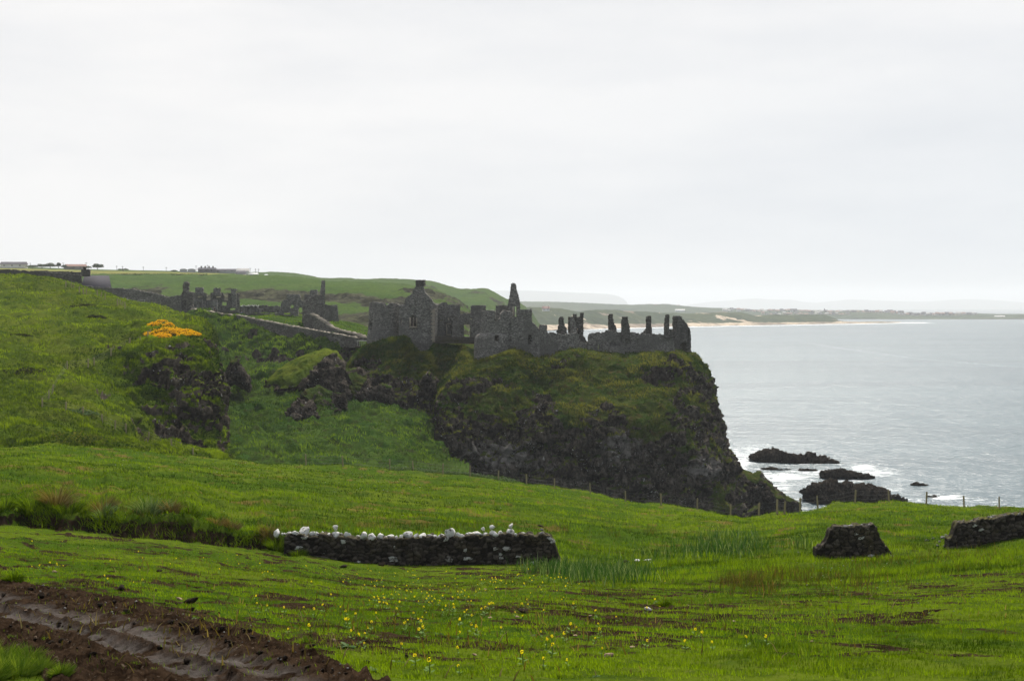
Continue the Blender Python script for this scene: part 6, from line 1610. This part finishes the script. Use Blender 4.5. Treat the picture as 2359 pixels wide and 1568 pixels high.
# ------------------------------------------------------------------ farms, trees and poles on the skyline
def house(name, u0, u1, vb, ve, vr, d, wallm, roofm, label, cat='building', depth=9.0, chim=0, group=None, hip=0.0, one=False, rot=0.0):
    a, b = P(u0, vb, d), P(u1, vb, d)
    w = b[0] - a[0]; zb_, ze, zr = a[2], P(u0, ve, d)[2], P(u0, vr, d)[2]
    c0 = np.array([(a[0] + b[0]) / 2, d, zb_])
    hw, hd, ov = w / 2, depth / 2, .04 * w
    co, si = math.cos(rot), math.sin(rot)
    R = lambda L: [(c0[0] + x * co - y * si, c0[1] + x * si + y * co, z) for x, y, z in L]
    wv = R([(-hw, -hd, zb_ - 1), (hw, -hd, zb_ - 1), (hw, hd, zb_ - 1), (-hw, hd, zb_ - 1), (-hw, -hd, ze), (hw, -hd, ze), (hw, hd, ze), (-hw, hd, ze), (-hw * (1 - hip), 0, zr - .1), (hw * (1 - hip), 0, zr - .1)])
    wf4 = [(0, 1, 5, 4), (2, 3, 7, 6)]; wf5 = [(1, 2, 6, 9, 5), (3, 0, 4, 8, 7)]
    rv = R([(-hw - ov, -hd - .4, ze - .1), (hw + ov, -hd - .4, ze - .1), (hw * (1 - hip) + ov, 0, zr + .15), (-hw * (1 - hip) - ov, 0, zr + .15), (hw + ov, hd + .4, ze - .1), (-hw - ov, hd + .4, ze - .1)])
    rf = [(0, 1, 2, 3), (5, 3, 2, 4)]; rt = [(1, 4, 2), (5, 0, 3)]
    if one:
        V = wv + rv
        F = [np.array(wf4), np.array(wf5), np.array(rf) + 10, np.array(rt) + 10]
        o = mk(name, V, F, [wallm, roofm], loc=c0, midx=[0] * 4 + [1] * 4)
        return tag(o, label, cat, group)
    o = empty(name, c0, label, cat, group)
    mk('wall', wv, [np.array(wf4), np.array(wf5)], wallm, parent=o)
    rfo = mk('roof', rv, [np.array(rf), np.array(rt)], roofm, parent=o)
    V, F = [], []
    for k in range(chim):
        t = (-.8 + 1.6 * k / max(chim - 1, 1)) if chim > 1 else .6
        V, F = [], []
        box(V, F, (c0[0] + hw * t * .9, c0[1], zr + (zr - ze) * .25), (w * .05 + .6, 1.0, (zr - ze) * .9 + 1.2))
        mk('chimney', V, np.array(F), wallm, parent=o)
    V, F = [], []
    nwin = max(2, int(w / 5))
    if w > 9:
        for k in range(nwin):
            V, F = [], []
            x = c0[0] - hw + w * (k + .5) / nwin
            box(V, F, (x, d - hd - .02, zb_ + (ze - zb_) * .55), (1.2, .12, min(1.5, (ze - zb_) * .45)))
            mk('window', V, np.array(F), MAT['glass'], parent=o)
    return o
WH, SL, TL, ST, MR = MAT['white'], MAT['slate'], MAT['tile'], MAT['mainland'], MAT['metalroof']
MAT['cream'] = plain('cream_render', (0.52, 0.47, 0.36), 0.9, 0.1, 0.1, 1.0)
MAT['greyr'] = plain('grey_render', (0.34, 0.33, 0.32), 0.9, 0.1, 0.1, 1.0)
za = lambda x: x / 4.537
zc = lambda y: 575.9 + y / 4.537
house('long_bungalow', za(22), za(268), zc(176), zc(150), zc(125), 1190, WH, SL, 'long white low house with a slate roof at the far left of the skyline', 'house')
house('barn', za(690), za(890), zc(190), zc(172), zc(150), 1230, ST, TL, 'long low barn with a reddish roof on the skyline left of the dark tree', 'barn')
zx, zy = (lambda x: 403.1 + x / 4.9505), (lambda y: 604.7 + y / 4.9505)
for i, (a, b) in enumerate(((52, 140), (145, 238))):
    a_, b_ = P(zx(a), zy(102), 1300 + i), P(zx(b), zy(102), 1300 + i)
    zt_ = P(zx(a), zy(70), 1300)[2]
    o = empty('round_roof_shed', (a_ + b_) / 2, ('left' if i == 0 else 'right') + ' one of two arched sheet-roofed sheds on the skyline', 'shed', 'arched sheds')
    th = np.linspace(0, np.pi, 15); xm = (a_[0] + b_[0]) / 2; hw = (b_[0] - a_[0]) / 2 * .96
    ring = np.stack([xm - np.cos(th) * hw, 0 * th, a_[2] + 1.5 + np.sin(th) * (zt_ - a_[2] - 1.5)], -1)
    V = np.concatenate([ring + (0, 1300, 0), ring + (0, 1312, 0)])
    mk('roof', V, np.array([(k, k + 1, k + 16, k + 15) for k in range(14)]), MR, parent=o)
    V = np.concatenate([ring + (0, 1300.2, -.05), [(xm - hw, 1300.2, a_[2] - 1), (xm + hw, 1300.2, a_[2] - 1)]])
    mk('wall', V, [np.array([tuple(range(14, -1, -1)) + (15, 16)])], MAT['greyr'], parent=o)
house('farm_house', zx(275), zx(460), zy(106), zy(78), zy(60), 1310, ST, SL, 'tall-chimneyed grey farmhouse beside the arched sheds', 'house', chim=4)
house('barn', zx(465), zx(700), zy(108), zy(92), zy(74), 1320, MAT['greyr'], SL, 'long grey barn right of the tall-chimneyed farmhouse', 'barn')
house('farm_house', zx(712), zx(838), zy(140), zy(98), zy(68), 1290, WH, MAT['greyr'], 'big white farm building at the right end of the farmyard', 'house')
house('shed', zx(702), zx(800), zy(142), zy(118), zy(96), 1270, MAT['greyr'], SL, 'dark gabled shed in front of the big white farm building', 'shed')
house('shed', zx(860), zx(945), zy(150), zy(132), zy(118), 1280, WH, MR, 'white low shed just right of the farmyard', 'shed')
house('shed', zx(1028), zx(1055), zy(152), zy(142), zy(134), 1250, WH, MR, 'tiny pale shed alone to the right of the farmyard', 'shed')
MAT['farleaf'] = blade_mat('far_leaf', (0.035, 0.055, 0.02), (0.085, 0.115, 0.045), 0.3)
MAT['bark'] = plain('bark', (0.07, 0.055, 0.04), 0.95, 0.05, 0.3, 2.0)
def far_tree(u0, u1, vb, vt, d, label, seed, name='tree'):
    g = P((u0 + u1) / 2, vb, d); h = P(u0, vt, d)[2] - g[2]; w = (u1 - u0) / 2 * d / FPX
    o = empty(name, g, label, 'tree', 'trees on the skyline')
    V, F = [], []
    bar(V, F, g + (0, 0, -1), g + (0, 0, h * .5), .25 + h * .02, 6)
    for k in range(4): bar(V, F, g + (0, 0, h * .3), g + (math.cos(k * 1.6) * w * .5, math.sin(k * 1.6) * w * .5, h * .65), .12 + h * .01, 5)
    mk('trunk', V, np.array(F), MAT['bark'], parent=o)
    leafy('crown', g + (0, 0, h * .25), (w, w * .8, h * .78), 1100, .05 * h + .25, MAT['farleaf'], o, seed, (.2, 1))
for i, (a, b, yb, yt, lab) in enumerate([(275, 400, 182, 160, 'low hedge tree on the skyline just right of the long white house'), (380, 500, 182, 148, 'spreading pale tree on the skyline left of the barn'), (460, 590, 182, 140, 'broad tree in the middle of the skyline clump'), (592, 634, 176, 134, 'narrow dark tree standing above the skyline clump'), (640, 700, 184, 158, 'small tree against the left end of the barn'), (880, 960, 190, 170, 'low bush between the barn and the dark tree'), (962, 1076, 192, 147, 'dark wind-shaped tree alone on the skyline'), (1235, 1345, 212, 194, 'flat low bush on the skyline right of the dark tree'), (1780, 1860, 224, 210, 'low bush left of the arched sheds')]):
    far_tree(za(a), za(b), zc(yb), zc(yt), 1180 + i * 4, lab, 500 + i)
for i, (x, y0_, y1_) in enumerate([(za(315), zc(178), zc(132)), (za(660), zc(184), zc(130)), (za(900), zc(190), zc(128)), (za(1220), zc(206), zc(162)), (za(1280), zc(212), zc(165)), (za(1497), zc(216), zc(172)), (za(1737), zc(220), zc(177)), (zx(240), zy(95), zy(32)), (zx(373), zy(70), zy(25)), (zx(857), zy(110), zy(60)), (zx(918), zy(110), zy(70)), (zx(953), zy(112), zy(70))]):
    a, b = P(x, y0_, 1240 + i), P(x, y1_, 1240 + i)
    o = empty('utility_pole', a, ['first', 'second', 'third', 'fourth', 'fifth', 'sixth', 'seventh', 'eighth', 'ninth', 'tenth', 'eleventh', 'twelfth'][i] + ' wooden pole on the skyline counted from the left', 'pole', 'poles along the skyline')
    V, F = [], []; bar(V, F, a + (0, 0, -1), b, .16, 5); mk('mast', V, np.array(F), MAT['oldwood'], parent=o)
    V, F = [], []; box(V, F, b + (0, 0, -.7), (2.2, .15, .18)); mk('crossarm', V, np.array(F), MAT['oldwood'], parent=o)
fu = np.linspace(205, 460, 30)
fence([P(u_, np.interp(u_, [150, 300, 450, 600], [633.8, 633.6, 634.2, 635.2]), 898) for u_ in fu], 'far field fence along the brow of the pasture', 1.3, .12, wr=.02)
fu = np.linspace(4, 205, 26)
fence([P(u_, np.interp(u_, [0, 100, 205], [619, 621.5, 625]), 1178) for u_ in fu], 'far field fence across the yellow-green fields at the left', 1.3, .13, wr=.025)
o = empty('hedge', P(330, 634, 893), 'dark hedge line along the top of the green pasture', 'hedge')
for k, u_ in enumerate(np.linspace(252, 470, 34)):
    leafy('foliage', P(u_, np.interp(u_, [150, 300, 450, 600], [634.5, 634.3, 634.8, 635.6]), 893), (2.6, 1, .9), 60, .5, MAT['farleaf'], o, 560 + k, (.3, 1))

# ------------------------------------------------------------------ the town over the bay
rr = np.random.RandomState(77)
def ground_v(u):                       # photo height of the ground under the sea-front houses
    return np.interp(u, [1660, 1760, 1850, 2000, 2130, 2260, 2356], [716, 719, 720, 723, 726, 728, 729])
cols_ = [('white', WH), ('cream', MAT['cream']), ('grey', MAT['greyr']), ('pale', MAT['pale_wall'])]
n = 0
def town(u, vb, wpx, hpx, d, where):
    global n
    k = rr.choice(4, p=[.36, .26, .26, .12]); roof = [SL, SL, TL, MAT['greyr']][rr.randint(4)]
    house('town_house', u, u + wpx, vb, vb - hpx * .62, vb - hpx, d, cols_[k][1], roof, cols_[k][0] + (' tall' if hpx > 8 else ' low') + ' building in ' + where, 'house', 10 + 4 * rr.rand(), 0, 'buildings of the town across the bay', one=True, rot=rr.uniform(-.3, .3))
    n += 1
u = 1665.0
while u < 1960:
    w = rr.uniform(5, 11); town(u, np.interp(u, [1660, 1960], [715.5, 721]) + rr.uniform(-.5, 3.5), w, rr.uniform(4.5, 8), 4800 + rr.uniform(-60, 60), 'the left part of the distant town'); u += w * rr.uniform(.55, 1.05)
u = 1960.0
while u < 2070:
    w = rr.uniform(6, 13); town(u, 723 + rr.uniform(-1, 3), w, rr.uniform(7, 11), 4780 + rr.uniform(-50, 50), 'the dense middle of the distant town'); u += w * rr.uniform(.55, .9)
u = 2075.0
while u < 2250:
    w = rr.uniform(5, 12); town(u, 727 + rr.uniform(-1, 1.5), w, rr.uniform(5, 9), 4700 + rr.uniform(-40, 40), 'the long terrace at the right of the distant town'); u += w * rr.uniform(.6, 1.0)
for u in np.linspace(1755, 1955, 26): town(u + rr.uniform(-3, 3), 725 + rr.uniform(-2, 2.5), rr.uniform(5, 9), rr.uniform(4, 6), 4640, 'the front row above the far shore')
for u in list(rr.uniform(1430, 1560, 26)): town(u, 709 + rr.uniform(-3, 3), rr.uniform(4, 8), rr.uniform(3.5, 5.5), 4880, 'the hillside suburb behind the dunes')
for u in list(rr.uniform(1215, 1400, 16)): town(u, 703 + rr.uniform(-2, 3), rr.uniform(4, 7), rr.uniform(3, 4.5), 4900, 'the scattered houses behind the chalk cliffs')
house('pavilion', 1556, 1577, 717, 714.5, 712, 4400, WH, WH, 'bright white tented pavilion behind the dunes', 'pavilion')
house('pavilion', 2292, 2314, 731, 729, 727, 4600, WH, WH, 'long white pavilion near the right end of the far shore', 'pavilion')
house('cliff_house', 1249.5, 1266, 715, 711, 705.5, 2330, WH, TL, 'white house with a red roof on the headland beyond the castle', 'house', chim=2)
a, b = P(1899.5, 722, 4770), P(1899.5, 709, 4770)
o = empty('church', a, 'church with a thin dark spire in the distant town', 'church')
V, F = [], []; box(V, F, a + (0, 0, 4), (6, 6, 10)); box(V, F, a + (9, 0, 2.5), (14, 7, 7)); mk('nave', V, np.array(F), ST, parent=o)
V = [(a[0] - 3, a[1] - 3, a[2] + 9), (a[0] + 3, a[1] - 3, a[2] + 9), (a[0] + 3, a[1] + 3, a[2] + 9), (a[0] - 3, a[1] + 3, a[2] + 9), (b[0], b[1], b[2])]
mk('spire', V, np.array([(0, 1, 4), (1, 2, 4), (2, 3, 4), (3, 0, 4)]), SL, parent=o)

# ------------------------------------------------------------------ visitors and a bird
def skinned(name, verts, edges, radii, mat, loc, scale=1.0, rot=0.0, sub=1):
    me = bpy.data.meshes.new(name); me.from_pydata([tuple(np.array(v) * scale) for v in verts], edges, [])
    o = bpy.data.objects.new(name, me); COL.objects.link(o)
    o.modifiers.new('skin', 'SKIN'); o.modifiers.new('sub', 'SUBSURF').levels = sub
    if not me.skin_vertices: me.attributes.new('skin', 'FLOAT', 'POINT')
    sv = me.skin_vertices[0].data
    for k, q_ in enumerate(radii): sv[k].radius = (q_ * scale, q_ * scale)
    sv[0].use_root = True
    me.materials.append(mat); o.location = [float(x) for x in loc]; o.rotation_euler = (0, 0, rot)
    return o
def person(loc, rot, jacket, trousers, label, seated=False):
    bv = [(0, 0, .95), (0, 0, 1.15), (0, 0, 1.38), (0, 0, 1.50), (0, .01, 1.60), (0, .02, 1.72), (.17, 0, 1.40), (.24, -.03, 1.12), (.22, -.12, .88), (-.17, 0, 1.40), (-.24, -.03, 1.12), (-.20, -.14, .90),
          (.09, 0, .88), (.10, -.02, .48), (.10, .02, .08), (.10, -.13, .04), (-.09, 0, .88), (-.11, .05, .48), (-.11, .09, .08), (-.11, -.06, .04)]
    be = [(0, 1), (1, 2), (2, 3), (3, 4), (4, 5), (2, 6), (6, 7), (7, 8), (2, 9), (9, 10), (10, 11), (0, 12), (12, 13), (13, 14), (14, 15), (0, 16), (16, 17), (17, 18), (18, 19)]
    ra = [.14, .14, .15, .06, .095, .085, .065, .05, .04, .065, .05, .04, .095, .07, .05, .045, .095, .07, .05, .045]
    o = skinned('person', bv, be, ra, MAT['skin'], loc, 1.0, rot)
    tag(o, label, 'person')
    jk = skinned('jacket', [bv[k] for k in (0, 1, 2, 6, 7, 9, 10)], [(0, 1), (1, 2), (2, 3), (3, 4), (2, 5), (5, 6)], [.17, .165, .175, .085, .068, .085, .068], jacket, (0, 0, 0))
    jk.parent = o
    tr = skinned('trousers', [bv[k] for k in (0, 12, 13, 14, 16, 17, 18)], [(0, 1), (1, 2), (2, 3), (0, 4), (4, 5), (5, 6)], [.155, .11, .085, .07, .11, .085, .07], trousers, (0, 0, 0))
    tr.parent = o
    hr = skinned('hair', [(0, .03, 1.63), (0, .035, 1.70), (0, .02, 1.76)], [(0, 1), (1, 2)], [.09, .105, .085], MAT['hair'], (0, 0, 0))
    hr.parent = o
    return o
MAT['skin'] = plain('skin', (0.42, 0.27, 0.19), 0.7, 0.3, 0.05, 5.0)
MAT['hair'] = plain('hair', (0.05, 0.035, 0.025), 0.8, 0.2, 0.2, 9.0)
MAT['jacket'] = plain('blue_jacket', (0.10, 0.14, 0.26), 0.85, 0.2, 0.15, 6.0)
MAT['jacketd'] = plain('dark_jacket', (0.025, 0.027, 0.032), 0.85, 0.2, 0.15, 6.0)
MAT['denim'] = plain('dark_trousers', (0.03, 0.035, 0.05), 0.9, 0.1, 0.15, 6.0)
person(P(zx(760), zy(632), 336), .6, MAT['jacket'], MAT['denim'], 'visitor in a blue jacket on the lawn behind the estate wall')
person(P(zx(452), zy(585), 345), -.5, MAT['jacketd'], MAT['denim'], 'visitor in a dark jacket by the pale plastered wall')
bird = skinned('crow', [(0, 0, .30), (0, -.12, .36), (0, -.20, .46), (0, -.27, .46), (0, .14, .24), (0, .34, .16), (.04, .02, .14), (.04, -.01, 0), (-.04, .02, .14), (-.04, -.01, 0)],
               [(0, 1), (1, 2), (2, 3), (0, 4), (4, 5), (0, 6), (6, 7), (0, 8), (8, 9)], [.10, .09, .06, .018, .085, .035, .03, .012, .03, .012], MAT['jacketd'], crow, 1.25, 1.2, 2)
tag(bird, 'black crow standing by the fence on the lower left slope', 'bird')
# dark leaves added for the darkness of a ground hollow; bramble mats on the headland
MAT['heath'] = blade_mat('heath_leaf', (0.022, 0.024, 0.012), (0.055, 0.060, 0.022), 0.25)
for i, (u_, v_, rx, rz, lab) in enumerate([(38, 772, 2.2, .35, 'long dark leafy patch added for the darkness of a hollow in the left slope'), (196, 708, 3.0, .9, 'dark bramble mound on the slope below the cottage'), (98, 645, 2.4, .5, 'dark tuft under the skyline wall'), (60, 858, 3.2, .6, 'broad dark mat of rough herbage on the left slope'), (175, 1012, 4.2, .9, 'brownish hummock low on the left slope'), (222, 730, 1.6, .5, 'small dark mound of herbage right below the bramble mound')]):
    g_ = on_grid(G_HEAD, u_, v_)
    o = leafy('herb_mat', g_ - (0, 0, .1), (rx, rx * .6, rz), 900, .12, MAT['heath'] if i != 4 else MAT['craggrass'], None, 600 + i, (.3, 1))
    o.data.transform(__import__('mathutils').Matrix.Translation(-Vector(g_))); o.location = g_
    tag(o, lab, 'plant')

# ------------------------------------------------------------------ haze
hz = M_('haze_air')
pv = hz.n('ShaderNodeVolumePrincipled')
pv.inputs['Color'].default_value = (0.90, 0.95, 1.0, 1)
pv.inputs['Density'].default_value = 9.0e-5
pv.inputs['Anisotropy'].default_value = 0.3
hz.l(pv.outputs[0], hz.out.inputs['Volume'])
x0, x1, y0, y1, z0, z1 = -34000, 34000, -60, 29000, -4, 330
hv = [(x0, y0, z0), (x1, y0, z0), (x1, y1, z0), (x0, y1, z0), (x0, y0, z1), (x1, y0, z1), (x1, y1, z1), (x0, y1, z1)]
tag(mk('haze', hv, np.array([(3, 2, 1, 0), (4, 5, 6, 7), (0, 1, 5, 4), (1, 2, 6, 5), (2, 3, 7, 6), (3, 0, 4, 7)]), hz.m), kind='stuff')
